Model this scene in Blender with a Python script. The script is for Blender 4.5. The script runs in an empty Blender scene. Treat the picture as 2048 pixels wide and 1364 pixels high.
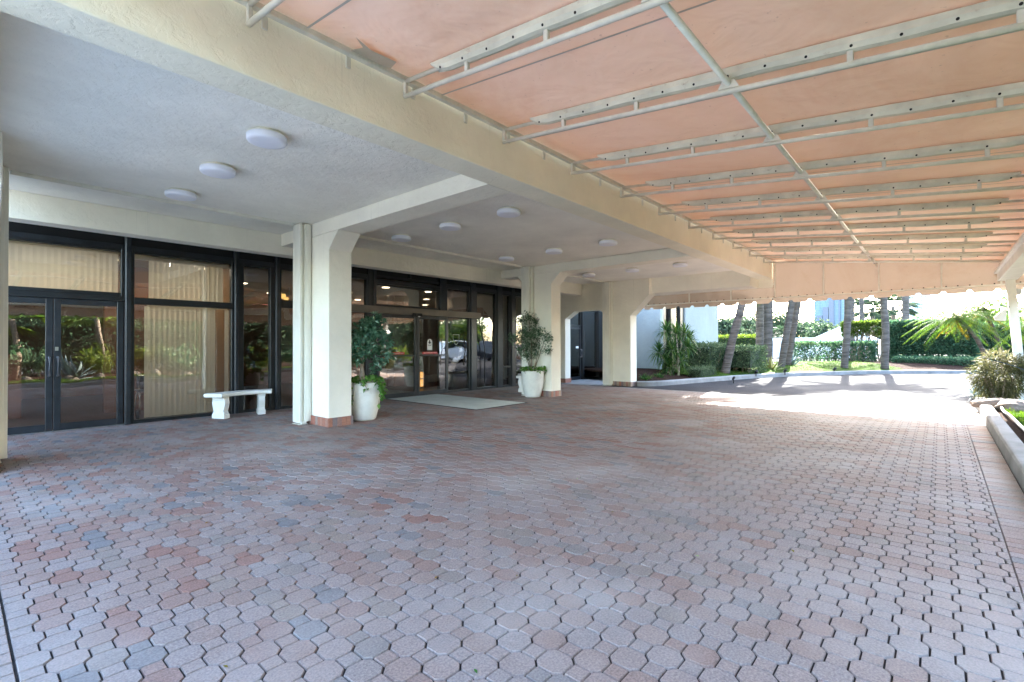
import bpy, math, random
import numpy as np
from mathutils import Vector, Matrix

random.seed(7); RNG = np.random.default_rng(11)
scn = bpy.context.scene
COL = scn.collection
PI = math.pi

# ------------------------------------------------------------------ camera
FPX = 982.0; YAW, PITCH, ROLL = math.radians(41.073), math.radians(0.484), math.radians(-0.139); EYE = 1.35
fw = np.array([math.cos(YAW)*math.cos(PITCH), math.sin(YAW)*math.cos(PITCH), math.sin(PITCH)])
r0 = np.cross(fw, [0, 0, 1.0]); r0 /= np.linalg.norm(r0); u0 = np.cross(r0, fw)
cr, sr = math.cos(ROLL), math.sin(ROLL)
cam_r = cr*r0+sr*u0; cam_u = -sr*r0+cr*u0
def ray(x, y): return cam_r*(x-1024)/FPX-cam_u*(y-682)/FPX+fw
def G(x, y, z=0.0):
    d = ray(x, y); t = (z-EYE)/d[2]; p = t*d; return float(p[0]), float(p[1])
def PX(x, y, X):
    d = ray(x, y); p = X/d[0]*d; return float(p[1]), float(p[2]+EYE)
cd = bpy.data.cameras.new('camera'); cam = bpy.data.objects.new('camera', cd); COL.objects.link(cam)
cd.sensor_width = 36; cd.lens = 36*FPX/2048; cd.clip_end = 3000; cd.clip_start = 0.05
R = Matrix((cam_r, cam_u, -fw)).transposed().to_4x4(); R.translation = (0, 0, EYE); cam.matrix_world = R
scn.camera = cam

# ------------------------------------------------------------------ materials
def new_mat(name):
    m = bpy.data.materials.new(name); m.use_nodes = True
    nt = m.node_tree; nt.nodes.clear()
    return m, nt, nt.nodes, nt.links
def N(nodes, t, **kw):
    n = nodes.new(t)
    for k, v in kw.items():
        if k in n.inputs: n.inputs[k].default_value = v
        else: setattr(n, k, v)
    return n
def rgb(c): return (c[0], c[1], c[2], 1)
def ramp(nodes, stops, interp='LINEAR'):
    n = nodes.new('ShaderNodeValToRGB'); cr_ = n.color_ramp; cr_.interpolation = interp
    while len(cr_.elements) < len(stops): cr_.elements.new(0.5)
    for e, (p, c) in zip(cr_.elements, stops): e.position = p; e.color = rgb(c)
    return n
def mat(name, col, rough=0.6, var=0.12, scale=3.0, bump=0.0, bscale=60.0, bdist=0.01, metal=0.0, spec=0.4, col2=None, detail=4, stretch=None, stain=None):
    m, nt, nd, lk = new_mat(name)
    out = nd.new('ShaderNodeOutputMaterial'); b = nd.new('ShaderNodeBsdfPrincipled')
    b.inputs['Roughness'].default_value = rough; b.inputs['Metallic'].default_value = metal
    b.inputs['Specular IOR Level'].default_value = spec
    tc = nd.new('ShaderNodeTexCoord'); vec = tc.outputs['Object']
    if stretch:
        mp = nd.new('ShaderNodeMapping'); mp.inputs['Scale'].default_value = stretch
        lk.new(vec, mp.inputs[0]); vec = mp.outputs[0]
    n1 = N(nd, 'ShaderNodeTexNoise', Scale=scale, Detail=detail, Roughness=0.6); lk.new(vec, n1.inputs['Vector'])
    c2 = col2 if col2 else tuple(c*(1-2*var) for c in col)
    c1 = col if col2 else tuple(min(1, c*(1+var)) for c in col)
    rp = ramp(nd, [(0.3, c2), (0.7, c1)]); lk.new(n1.outputs[0], rp.inputs[0])
    last = rp.outputs[0]
    if stain:
        n3 = N(nd, 'ShaderNodeTexNoise', Scale=stain[1], Detail=6, Roughness=0.7); lk.new(vec, n3.inputs['Vector'])
        r3 = ramp(nd, [(stain[2], (0, 0, 0)), (stain[2]+0.12, (1, 1, 1))]); lk.new(n3.outputs[0], r3.inputs[0])
        mx = nd.new('ShaderNodeMix'); mx.data_type = 'RGBA'; lk.new(r3.outputs[0], mx.inputs[0]); lk.new(last, mx.inputs[6]); mx.inputs[7].default_value = rgb(stain[0])
        last = mx.outputs[2]
    lk.new(last, b.inputs['Base Color'])
    if bump:
        n2 = N(nd, 'ShaderNodeTexNoise', Scale=bscale, Detail=3, Roughness=0.55); lk.new(vec, n2.inputs['Vector'])
        bp = N(nd, 'ShaderNodeBump', Strength=bump, Distance=bdist); lk.new(n2.outputs[0], bp.inputs['Height']); lk.new(bp.outputs[0], b.inputs['Normal'])
    lk.new(b.outputs[0], out.inputs[0])
    return m
def stucco(name, col, strength, scale=9):
    # trowelled (skip-trowel) stucco: plateaus with ragged ridges
    m, nt, nd, lk = new_mat(name)
    out = nd.new('ShaderNodeOutputMaterial'); b = N(nd, 'ShaderNodeBsdfPrincipled', Roughness=0.85); b.inputs['Specular IOR Level'].default_value = 0.2
    tc = nd.new('ShaderNodeTexCoord')
    n1 = N(nd, 'ShaderNodeTexNoise', Scale=scale, Detail=6, Roughness=0.66, Distortion=0.35); lk.new(tc.outputs['Object'], n1.inputs['Vector'])
    rp = ramp(nd, [(0.45, (0, 0, 0)), (0.52, (0.75,)*3), (0.62, (1, 1, 1))]); lk.new(n1.outputs[0], rp.inputs[0])
    n2 = N(nd, 'ShaderNodeTexNoise', Scale=70, Detail=2); lk.new(tc.outputs['Object'], n2.inputs['Vector'])
    ad = N(nd, 'ShaderNodeMath', operation='MULTIPLY_ADD'); ad.inputs[1].default_value = 0.12; lk.new(n2.outputs[0], ad.inputs[0]); lk.new(rp.outputs[0], ad.inputs[2])
    bp = N(nd, 'ShaderNodeBump', Strength=strength, Distance=0.016); lk.new(ad.outputs[0], bp.inputs['Height']); lk.new(bp.outputs[0], b.inputs['Normal'])
    n3 = N(nd, 'ShaderNodeTexNoise', Scale=0.9, Detail=6, Roughness=0.65); lk.new(tc.outputs['Object'], n3.inputs['Vector'])
    r3 = ramp(nd, [(0.3, tuple(c*0.88 for c in col)), (0.7, tuple(min(1, c*1.05) for c in col))]); lk.new(n3.outputs[0], r3.inputs[0])
    # faint vertical drip streaks in patches
    mp = nd.new('ShaderNodeMapping'); mp.inputs['Scale'].default_value = (22, 22, 0.35); lk.new(tc.outputs['Object'], mp.inputs[0])
    n4 = N(nd, 'ShaderNodeTexNoise', Scale=1.0, Detail=3, Roughness=0.6); lk.new(mp.outputs[0], n4.inputs['Vector'])
    r4 = ramp(nd, [(0.60, (0, 0, 0)), (0.72, (1, 1, 1))]); lk.new(n4.outputs[0], r4.inputs[0])
    n5 = N(nd, 'ShaderNodeTexNoise', Scale=0.7, Detail=2); lk.new(tc.outputs['Object'], n5.inputs['Vector'])
    r5 = ramp(nd, [(0.52, (0, 0, 0)), (0.66, (0.35,)*3)]); lk.new(n5.outputs[0], r5.inputs[0])
    ml = N(nd, 'ShaderNodeMath', operation='MULTIPLY'); lk.new(r4.outputs[0], ml.inputs[0]); lk.new(r5.outputs[0], ml.inputs[1])
    mx = nd.new('ShaderNodeMix'); mx.data_type = 'RGBA'; lk.new(ml.outputs[0], mx.inputs[0]); lk.new(r3.outputs[0], mx.inputs[6]); mx.inputs[7].default_value = rgb(tuple(c*0.45 for c in col))
    lk.new(mx.outputs[2], b.inputs['Base Color']); lk.new(b.outputs[0], out.inputs[0])
    return m
def tint_mat(name, stops, rough=0.6, trans=0.0, spec=0.3, interp='LINEAR', bump=0.0, bscale=150, noise=0.0, dirt=None, bdist=0.002, spots=None):
    # colour picked per leaf / per stone from the 'tint' attribute
    m, nt, nd, lk = new_mat(name)
    out = nd.new('ShaderNodeOutputMaterial'); b = N(nd, 'ShaderNodeBsdfPrincipled', Roughness=rough); b.inputs['Specular IOR Level'].default_value = spec
    at = N(nd, 'ShaderNodeAttribute', attribute_name='tint')
    rp = ramp(nd, stops, interp); lk.new(at.outputs['Fac'], rp.inputs[0]); last = rp.outputs[0]
    tc = nd.new('ShaderNodeTexCoord')
    if noise:
        n1 = N(nd, 'ShaderNodeTexNoise', Scale=bscale, Detail=3, Roughness=0.7); lk.new(tc.outputs['Object'], n1.inputs['Vector'])
        r1 = ramp(nd, [(0.25, (1-noise,)*3), (0.75, (1+noise*0.5,)*3)]); lk.new(n1.outputs[0], r1.inputs[0])
        mx = nd.new('ShaderNodeMix'); mx.data_type = 'RGBA'; mx.blend_type = 'MULTIPLY'; mx.inputs[0].default_value = 1
        lk.new(last, mx.inputs[6]); lk.new(r1.outputs[0], mx.inputs[7]); last = mx.outputs[2]
    for dirt in (dirt, spots):
        if not dirt: continue
        n4 = N(nd, 'ShaderNodeTexNoise', Scale=dirt[1], Detail=6, Roughness=0.62); lk.new(tc.outputs['Object'], n4.inputs['Vector'])
        r4 = ramp(nd, [(dirt[2], (0, 0, 0)), (dirt[3], (dirt[4],)*3)]); lk.new(n4.outputs[0], r4.inputs[0])
        mx = nd.new('ShaderNodeMix'); mx.data_type = 'RGBA'; lk.new(r4.outputs[0], mx.inputs[0]); lk.new(last, mx.inputs[6]); mx.inputs[7].default_value = rgb(dirt[0]); last = mx.outputs[2]
    lk.new(last, b.inputs['Base Color'])
    if bump:
        n2 = N(nd, 'ShaderNodeTexNoise', Scale=bscale, Detail=2); lk.new(tc.outputs['Object'], n2.inputs['Vector'])
        bp = N(nd, 'ShaderNodeBump', Strength=bump, Distance=bdist); lk.new(n2.outputs[0], bp.inputs['Height']); lk.new(bp.outputs[0], b.inputs['Normal'])
    if trans:
        tr = nd.new('ShaderNodeBsdfTranslucent'); hs = N(nd, 'ShaderNodeHueSaturation', Saturation=1.15, Value=1.3); lk.new(last, hs.inputs['Color']); lk.new(hs.outputs[0], tr.inputs[0])
        ms = nd.new('ShaderNodeMixShader'); ms.inputs[0].default_value = trans; lk.new(b.outputs[0], ms.inputs[1]); lk.new(tr.outputs[0], ms.inputs[2]); lk.new(ms.outputs[0], out.inputs[0])
    else: lk.new(b.outputs[0], out.inputs[0])
    return m
def glass_mat(name, tint=(0.55, 0.5, 0.42), base=0.10, k=1.1, wave=0.0):
    m, nt, nd, lk = new_mat(name)
    out = nd.new('ShaderNodeOutputMaterial')
    tr = N(nd, 'ShaderNodeBsdfTransparent', Color=rgb(tint)); gl = N(nd, 'ShaderNodeBsdfGlossy', Roughness=0.0, Color=(0.95, 0.93, 0.9, 1))
    fr = N(nd, 'ShaderNodeFresnel', IOR=1.5); mm = N(nd, 'ShaderNodeMath', operation='MULTIPLY_ADD', use_clamp=True); mm.inputs[1].default_value = k; mm.inputs[2].default_value = base
    lk.new(fr.outputs[0], mm.inputs[0])
    if wave:
        tc = nd.new('ShaderNodeTexCoord'); n1 = N(nd, 'ShaderNodeTexNoise', Scale=1.3, Detail=0.0, Distortion=0.4); lk.new(tc.outputs['Object'], n1.inputs['Vector'])
        bp = N(nd, 'ShaderNodeBump', Strength=1.0, Distance=wave); lk.new(n1.outputs[0], bp.inputs['Height']); lk.new(bp.outputs[0], gl.inputs['Normal'])
    ms = nd.new('ShaderNodeMixShader'); lk.new(mm.outputs[0], ms.inputs[0]); lk.new(tr.outputs[0], ms.inputs[1]); lk.new(gl.outputs[0], ms.inputs[2]); lk.new(ms.outputs[0], out.inputs[0])
    return m
def emit(name, col, s):
    m, nt, nd, lk = new_mat(name); out = nd.new('ShaderNodeOutputMaterial'); e = N(nd, 'ShaderNodeEmission', Color=rgb(col), Strength=s); lk.new(e.outputs[0], out.inputs[0]); return m
def fabric_mat(name, top, trans, fac=0.45):
    m, nt, nd, lk = new_mat(name); out = nd.new('ShaderNodeOutputMaterial')
    tc = nd.new('ShaderNodeTexCoord')
    n1 = N(nd, 'ShaderNodeTexNoise', Scale=0.55, Detail=8, Roughness=0.68, Distortion=0.6); lk.new(tc.outputs['Object'], n1.inputs['Vector'])
    r1 = ramp(nd, [(0.32, (top[0]*0.86, top[1]*0.76, top[2]*0.68)), (0.5, (top[0]*.96, top[1]*.93, top[2]*.90)), (0.66, top)]); lk.new(n1.outputs[0], r1.inputs[0])
    # small mildew specks and pale scuffs
    n2 = N(nd, 'ShaderNodeTexNoise', Scale=26, Detail=2, Roughness=0.5); lk.new(tc.outputs['Object'], n2.inputs['Vector'])
    r2 = ramp(nd, [(0.70, (0, 0, 0)), (0.76, (0.55,)*3)]); lk.new(n2.outputs[0], r2.inputs[0])
    mx = nd.new('ShaderNodeMix'); mx.data_type = 'RGBA'; lk.new(r2.outputs[0], mx.inputs[0]); lk.new(r1.outputs[0], mx.inputs[6]); mx.inputs[7].default_value = rgb(tuple(c*0.6 for c in top))
    # woven bump
    w = N(nd, 'ShaderNodeTexNoise', Scale=2.2, Detail=3, Distortion=0.5); lk.new(tc.outputs['Object'], w.inputs['Vector'])
    bp = N(nd, 'ShaderNodeBump', Strength=0.5, Distance=0.06); lk.new(w.outputs[0], bp.inputs['Height'])
    d = nd.new('ShaderNodeBsdfDiffuse'); lk.new(mx.outputs[2], d.inputs[0]); lk.new(bp.outputs[0], d.inputs['Normal'])
    t = N(nd, 'ShaderNodeBsdfTranslucent', Color=rgb(trans))
    ms = nd.new('ShaderNodeMixShader'); ms.inputs[0].default_value = fac; lk.new(d.outputs[0], ms.inputs[1]); lk.new(t.outputs[0], ms.inputs[2]); lk.new(ms.outputs[0], out.inputs[0])
    return m

MT = {}
MT['stucco'] = stucco('stucco_wall', (0.86, 0.825, 0.715), 0.25, 7)
MT['ceil'] = stucco('stucco_ceiling', (0.92, 0.89, 0.81), 0.34, 10)
MT['beam'] = stucco('stucco_beam', (0.90, 0.85, 0.70), 0.28, 7)
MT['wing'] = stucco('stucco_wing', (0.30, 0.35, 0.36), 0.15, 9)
MT['shutter'] = mat('cream_painted_aluminium', (0.80, 0.78, 0.69), 0.4, 0.06, 5, stretch=(1, 1, 0.3))
MT['frame'] = mat('dark_bronze_aluminium', (0.010, 0.012, 0.014), 0.38, 0.25, 4, metal=0.0, spec=0.55, bump=0.05, bscale=30)
MT['frame2'] = mat('worn_bronze_aluminium', (0.017, 0.021, 0.027), 0.33, 0.25, 6, spec=0.6)
MT['black'] = mat('black_panel', (0.005, 0.005, 0.006), 0.5, 0.2, 3)
MT['steel'] = mat('brushed_steel', (0.55, 0.55, 0.55), 0.3, 0.08, 20, metal=0.9)
MT['glass'] = glass_mat('tinted_glass', (0.96, 0.94, 0.90), 0.075, 1.2, 0.004)
MT['glassw'] = glass_mat('wavy_tinted_glass', (0.96, 0.94, 0.90), 0.075, 1.2, 0.012)
MT['blind'] = tint_mat('cream_vertical_blind', [(0, (0.88, 0.84, 0.72)), (1, (0.90, 0.87, 0.78))], 0.6, 0.35)
MT['tile'] = tint_mat('red_brick_tile', [(0, (0.34, 0.13, 0.09)), (0.35, (0.40, 0.20, 0.14)), (0.6, (0.22, 0.17, 0.17)), (1, (0.42, 0.30, 0.22))], 0.6, noise=0.25, bscale=40)
MT['paver'] = tint_mat('concrete_paver', [(0, (0.269, 0.152, 0.123)), (0.12, (0.279, 0.178, 0.149)), (0.24, (0.279, 0.202, 0.173)), (0.36, (0.301, 0.232, 0.207)), (0.58, (0.289, 0.240, 0.224)), (0.80, (0.282, 0.218, 0.181)), (0.90, (0.225, 0.203, 0.198)), (1.0, (0.185, 0.173, 0.176))],
    0.75, spec=0.16, noise=0.5, bscale=95, bump=0.6, dirt=((0.42, 0.385, 0.36), 0.5, 0.48, 0.70, 0.55), bdist=0.003, spots=((0.06, 0.055, 0.05), 1.7, 0.66, 0.75, 0.5))
MT['sand'] = mat('dark_joint_sand', (0.030, 0.027, 0.026), 0.95, 0.25, 30)
MT['asphalt'] = mat('pale_worn_asphalt', (0.044, 0.044, 0.047), 0.9, 0.10, 0.7, bump=0.6, bscale=120, bdist=0.006, spec=0.03, stain=((0.034, 0.034, 0.036), 0.35, 0.60))
MT['concrete'] = mat('pale_concrete', (0.25, 0.25, 0.245), 0.85, 0.14, 2.5, bump=0.35, bscale=60, spec=0.1, stain=((0.22, 0.21, 0.20), 1.7, 0.60))
MT['patch'] = mat('rough_asphalt', (0.045, 0.045, 0.048), 0.9, 0.2, 2.0, bump=0.7, bscale=80, bdist=0.01, spec=0.05)
MT['soil'] = mat('mulch', (0.045, 0.027, 0.020), 0.95, 0.35, 20, bump=0.9, bscale=45, bdist=0.03, spec=0.02)
MT['lawn'] = mat('lawn', (0.055, 0.095, 0.018), 0.9, 0.3, 3, bump=0.8, bscale=70, bdist=0.03, spec=0.02)
MT['ground'] = mat('far_ground', (0.075, 0.075, 0.068), 0.95, 0.2, 0.05, spec=0.02)
MT['grass'] = tint_mat('grass_blades', [(0, (0.03, 0.065, 0.010)), (0.6, (0.06, 0.115, 0.016)), (1, (0.12, 0.15, 0.04))], 0.6, 0.4)
MT['fabric'] = fabric_mat('peach_awning_fabric', (0.91, 0.82, 0.73), (0.85, 0.57, 0.38), 0.085)
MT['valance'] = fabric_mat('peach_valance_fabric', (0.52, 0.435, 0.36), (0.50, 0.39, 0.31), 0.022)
MT['oldpatch'] = fabric_mat('grey_patch_fabric', (0.66, 0.66, 0.58), (0.35, 0.33, 0.28), 0.3)
MT['pipe'] = mat('cream_pipe_paint', (0.70, 0.68, 0.60), 0.45, 0.08, 6, stain=((0.28, 0.20, 0.13), 9, 0.68))
MT['sleeve'] = mat('grey_canvas_sleeve', (0.66, 0.65, 0.55), 0.85, 0.10, 4, bump=0.3, bscale=14, bdist=0.02, stain=((0.36, 0.28, 0.2), 5, 0.64))
MT['hole'] = mat('black_grommet', (0.008, 0.008, 0.008), 0.8, 0.0, 1)
MT['white'] = mat('white_painted_metal', (0.78, 0.78, 0.73), 0.45, 0.05, 4, stain=((0.55, 0.52, 0.45), 3, 0.66))
MT['lamp'] = mat('white_plastic_diffuser', (0.86, 0.87, 0.95), 0.35, 0.02, 5)
MT['pot'] = mat('white_ribbed_pot', (0.77, 0.76, 0.70), 0.7, 0.06, 5, bump=0.3, bscale=90, bdist=0.004, stain=((0.6, 0.57, 0.5), 4, 0.62))
MT['bench'] = mat('white_cast_stone', (0.80, 0.80, 0.76), 0.75, 0.05, 6, bump=0.3, bscale=80, bdist=0.004)
MT['mat'] = mat('grey_green_door_mat', (0.62, 0.67, 0.63), 0.95, 0.08, 2, bump=0.5, bscale=300, bdist=0.004)
MT['matedge'] = mat('black_rubber', (0.02, 0.02, 0.02), 0.7, 0.1, 5)
MT['bark'] = mat('grey_palm_bark', (0.125, 0.108, 0.095), 0.9, 0.3, 4, bump=0.9, bscale=7, bdist=0.05, spec=0.05, stretch=(0.5, 0.5, 3.5), stain=((0.075, 0.065, 0.055), 3, 0.58))
MT['bark2'] = mat('brown_bark', (0.22, 0.17, 0.12), 0.9, 0.25, 9, bump=0.8, bscale=30, bdist=0.02)
MT['rock'] = mat('brown_boulder', (0.24, 0.19, 0.15), 0.9, 0.25, 5, bump=0.8, bscale=12, bdist=0.03)
MT['red'] = mat('red_sticker', (0.62, 0.02, 0.03), 0.5, 0.02, 3)
MT['decal'] = mat('white_vinyl', (0.85, 0.85, 0.85), 0.5, 0.02, 3)
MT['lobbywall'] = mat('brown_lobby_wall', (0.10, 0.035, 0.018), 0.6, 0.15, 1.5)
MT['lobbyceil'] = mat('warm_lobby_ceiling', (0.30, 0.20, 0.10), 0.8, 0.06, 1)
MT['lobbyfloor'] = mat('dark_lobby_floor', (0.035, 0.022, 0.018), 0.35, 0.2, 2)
MT['shade'] = emit('lit_lamp_shade', (1.0, 0.62, 0.18), 0.075)
MT['downlight'] = emit('lit_downlight', (1.0, 0.85, 0.62), 0.5)
MT['rubber'] = mat('black_rubber_tyre', (0.015, 0.015, 0.016), 0.7, 0.1, 6)
MT['chrome'] = mat('silver_tube', (0.62, 0.62, 0.64), 0.25, 0.05, 6, metal=0.8)
MT['blueglass'] = mat('blue_curtain_wall', (0.07, 0.15, 0.22), 0.25, 0.1, 0.05, spec=0.5)
MT['blueglass2'] = mat('deep_blue_curtain_wall', (0.008, 0.04, 0.11), 0.2, 0.1, 0.05, spec=0.6)
MT['towergrid'] = mat('pale_tower_mullion', (0.13, 0.21, 0.27), 0.5, 0.05, 0.1)
MT['roof'] = mat('red_roof_tile', (0.42, 0.10, 0.06), 0.8, 0.2, 6, bump=0.5, bscale=10, bdist=0.05)
MT['house'] = mat('pale_blue_house', (0.62, 0.70, 0.74), 0.8, 0.06, 1)
MT['tent'] = mat('white_tent_cloth', (0.55, 0.55, 0.55), 0.7, 0.03, 1)
MT['hose'] = mat('grey_hose', (0.09, 0.10, 0.10), 0.5, 0.15, 8)
MT['carwhite'] = mat('white_car_paint', (0.72, 0.73, 0.75), 0.22, 0.02, 1, spec=0.6)
MT['cardark'] = mat('dark_car_paint', (0.03, 0.035, 0.045), 0.2, 0.02, 1, spec=0.6)
MT['carglass'] = mat('dark_car_glass', (0.02, 0.022, 0.025), 0.08, 0.02, 1, spec=0.7)
MT['taillight'] = mat('red_tail_light', (0.45, 0.01, 0.01), 0.2, 0.05, 3)
def leafm(k, a, b, c, tr=0.35, rough=0.6, spec=0.15): MT[k] = tint_mat('leaf_'+k, [(0, a), (0.55, b), (1, c)], rough, tr, spec)
leafm('ficus', (0.044, 0.114, 0.070), (0.079, 0.194, 0.114), (0.229, 0.369, 0.281), 0.2, 0.3, 0.5)
leafm('darkleaf', (0.019, 0.053, 0.022), (0.046, 0.104, 0.046), (0.168, 0.282, 0.168), 0.15, 0.3, 0.5)
leafm('ivy', (0.055, 0.143, 0.033), (0.110, 0.253, 0.055), (0.242, 0.396, 0.110), 0.35)
leafm('hedge', (0.043, 0.074, 0.036), (0.081, 0.123, 0.062), (0.186, 0.222, 0.135), 0.35)
leafm('hedge2', (0.025, 0.065, 0.036), (0.058, 0.119, 0.061), (0.180, 0.238, 0.122), 0.35)
leafm('hedgebright', (0.037, 0.066, 0.013), (0.070, 0.107, 0.021), (0.140, 0.157, 0.042), 0.45)
leafm('palm', (0.043, 0.087, 0.018), (0.095, 0.165, 0.031), (0.209, 0.259, 0.053), 0.4)
leafm('palmold', (0.110, 0.095, 0.015), (0.200, 0.150, 0.020), (0.275, 0.150, 0.025), 0.4)
leafm('dracaena', (0.024, 0.068, 0.020), (0.048, 0.108, 0.028), (0.136, 0.200, 0.056), 0.35, 0.4)
leafm('agave', (0.102, 0.150, 0.150), (0.156, 0.210, 0.210), (0.216, 0.264, 0.252), 0.12, 0.5)
leafm('agaveyellow', (0.078, 0.120, 0.024), (0.240, 0.252, 0.072), (0.372, 0.348, 0.180), 0.2, 0.5)
leafm('varieg', (0.040, 0.051, 0.016), (0.097, 0.097, 0.046), (0.166, 0.155, 0.102), 0.35)
leafm('fartree', (0.021, 0.038, 0.021), (0.038, 0.062, 0.035), (0.086, 0.112, 0.065), 0.3)
leafm('croton', (0.05, 0.09, 0.02), (0.35, 0.12, 0.03), (0.55, 0.10, 0.06), 0.35)
leafm('blueleaf', (0.03, 0.07, 0.11), (0.04, 0.09, 0.13), (0.06, 0.11, 0.15), 0.1)

# ------------------------------------------------------------------ mesh helpers
WLOC = {}
def wl(o): return WLOC.get(o.name, Vector((0, 0, 0))) if o else Vector((0, 0, 0))
def tag(o, label=None, cat=None, group=None, kind=None):
    if label: o['label'] = label
    if cat: o['category'] = cat
    if group: o['group'] = group
    if kind: o['kind'] = kind
    return o
def thing(name, loc, label, cat, group=None):
    o = bpy.data.objects.new(name, None); COL.objects.link(o); o.empty_display_size = 0.2
    o.location = loc; WLOC[o.name] = Vector(loc)
    return tag(o, label, cat, group)
class MB:
    def __init__(s): s.v = []; s.f = []; s.m = []; s.t = None
    def add(s, vs, fs, mi=0):
        n = len(s.v); s.v += [tuple(map(float, v)) for v in vs]; s.f += [tuple(i+n for i in f) for f in fs]; s.m += [mi]*len(fs); return s
    def box(s, a, b, mi=0):
        x0, y0, z0 = a; x1, y1, z1 = b
        return s.add([(x0, y0, z0), (x1, y0, z0), (x1, y1, z0), (x0, y1, z0), (x0, y0, z1), (x1, y0, z1), (x1, y1, z1), (x0, y1, z1)],
                     [(3, 2, 1, 0), (4, 5, 6, 7), (0, 1, 5, 4), (1, 2, 6, 5), (2, 3, 7, 6), (3, 0, 4, 7)], mi)
    def obox(s, c, ux, uy, uz, mi=0):  # oriented box from centre and three half vectors
        c, ux, uy, uz = map(lambda q: Vector(q), (c, ux, uy, uz))
        vs = [c+a*ux+b*uy+d*uz for d in (-1, 1) for (a, b) in ((-1, -1), (1, -1), (1, 1), (-1, 1))]
        return s.add(vs, [(3, 2, 1, 0), (4, 5, 6, 7), (0, 1, 5, 4), (1, 2, 6, 5), (2, 3, 7, 6), (3, 0, 4, 7)], mi)
    def prism(s, poly, axis, a, b, mi=0):  # 2-D polygon extruded along an axis
        def P(p, t):
            return {'x': (t, p[0], p[1]), 'y': (p[0], t, p[1]), 'z': (p[0], p[1], t)}[axis]
        n = len(poly)
        vs = [P(p, a) for p in poly]+[P(p, b) for p in poly]
        fs = [tuple(range(n-1, -1, -1)), tuple(range(n, 2*n))]+[(i, (i+1) % n, n+(i+1) % n, n+i) for i in range(n)]
        return s.add(vs, fs, mi)
    def tube(s, pts, rad, n=8, mi=0, caps=True):
        pts = [Vector(p) for p in pts]; rad = rad if hasattr(rad, '__len__') else [rad]*len(pts)
        vs = []; fs = []; ref = None
        for i, p in enumerate(pts):
            t = (pts[min(i+1, len(pts)-1)]-pts[max(i-1, 0)]).normalized()
            if ref is None: ref = Vector((0, 0, 1)) if abs(t.z) < 0.9 else Vector((1, 0, 0))
            a = t.cross(ref).normalized(); b = t.cross(a).normalized(); ref = -b if False else ref
            for k in range(n):
                th = 2*PI*k/n; vs.append(p+(math.cos(th)*a+math.sin(th)*b)*float(rad[i]))
        for i in range(len(pts)-1):
            for k in range(n): fs.append((i*n+k, i*n+(k+1) % n, (i+1)*n+(k+1) % n, (i+1)*n+k))
        if caps: fs += [tuple(range(n-1, -1, -1)), tuple(range((len(pts)-1)*n, len(pts)*n))]
        return s.add(vs, fs, mi)
    def lathe(s, prof, c, n=40, mi=0):
        vs = []; fs = []
        for (r, z) in prof:
            for k in range(n): vs.append((c[0]+r*math.cos(2*PI*k/n), c[1]+r*math.sin(2*PI*k/n), c[2]+z))
        for i in range(len(prof)-1):
            for k in range(n): fs.append((i*n+k, i*n+(k+1) % n, (i+1)*n+(k+1) % n, (i+1)*n+k))
        fs += [tuple(range(n-1, -1, -1)), tuple(range((len(prof)-1)*n, len(prof)*n))]
        return s.add(vs, fs, mi)
    def disc(s, c, nrm, r, n=10, mi=0):
        c = Vector(c); nrm = Vector(nrm).normalized(); a = nrm.orthogonal().normalized(); b = nrm.cross(a)
        return s.add([c+r*(math.cos(2*PI*k/n)*a+math.sin(2*PI*k/n)*b) for k in range(n)], [tuple(range(n))], mi)
    def leaves(s, P, D, L, W, T=None, fold=0.18, up=None, mi=0, droop=0.0):
        P = np.asarray(P, float); D = np.asarray(D, float); n = len(P)
        if n == 0: return s
        L = np.broadcast_to(np.asarray(L, float), (n,))[:, None]; W = np.broadcast_to(np.asarray(W, float), (n,))[:, None]
        D = D/np.maximum(np.linalg.norm(D, axis=1, keepdims=True), 1e-6)
        U = np.asarray(up, float) if up is not None else RNG.normal(size=(n, 3))*0.8+np.array([0, 0, 0.9])
        S = np.cross(D, U); S /= np.maximum(np.linalg.norm(S, axis=1, keepdims=True), 1e-6); Nn = np.cross(S, D)
        v = np.stack([P, P+D*L*0.45+S*W*0.5+Nn*W*fold, P+D*L-np.array([0, 0, 1.0])*L*droop, P+D*L*0.45-S*W*0.5+Nn*W*fold], 1).reshape(-1, 3)
        b = len(s.v); s.v += v.tolist(); s.f += (np.arange(4*n).reshape(n, 4)+b).tolist(); s.m += [mi]*n
        if s.t is None: s.t = []
        s.t += [0.3]*(len(s.f)-n-len(s.t)); s.t += (T if T is not None else RNG.random(n)).tolist()
        return s
    def build(s, name, mats, parent=None, smooth=False, bevel=0.0, seg=2, label=None, loc=None):
        mats = mats if isinstance(mats, (list, tuple)) else [mats]
        V = np.array(s.v, float)
        if loc is None: loc = Vector(((V[:, 0].min()+V[:, 0].max())/2, (V[:, 1].min()+V[:, 1].max())/2, V[:, 2].min()))
        loc = Vector(loc); V = V-np.array(loc)
        me = bpy.data.meshes.new(name); me.from_pydata(V.tolist(), [], s.f); me.update()
        for m in mats: me.materials.append(MT[m] if isinstance(m, str) else m)
        if len(mats) > 1: me.polygons.foreach_set('material_index', s.m)
        if s.t is not None:
            t = list(s.t)+[0.3]*(len(s.f)-len(s.t)); a = me.attributes.new('tint', 'FLOAT', 'FACE'); a.data.foreach_set('value', t)
        if smooth: me.polygons.foreach_set('use_smooth', [True]*len(me.polygons))
        o = bpy.data.objects.new(name, me); COL.objects.link(o)
        o.location = loc-wl(parent); WLOC[o.name] = loc
        if parent: o.parent = parent
        if bevel:
            md = o.modifiers.new('bevel', 'BEVEL'); md.width = bevel; md.segments = seg; md.limit_method = 'ANGLE'; md.angle_limit = math.radians(40)
        if smooth == 'auto' : pass
        if label: o['label'] = label
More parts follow.
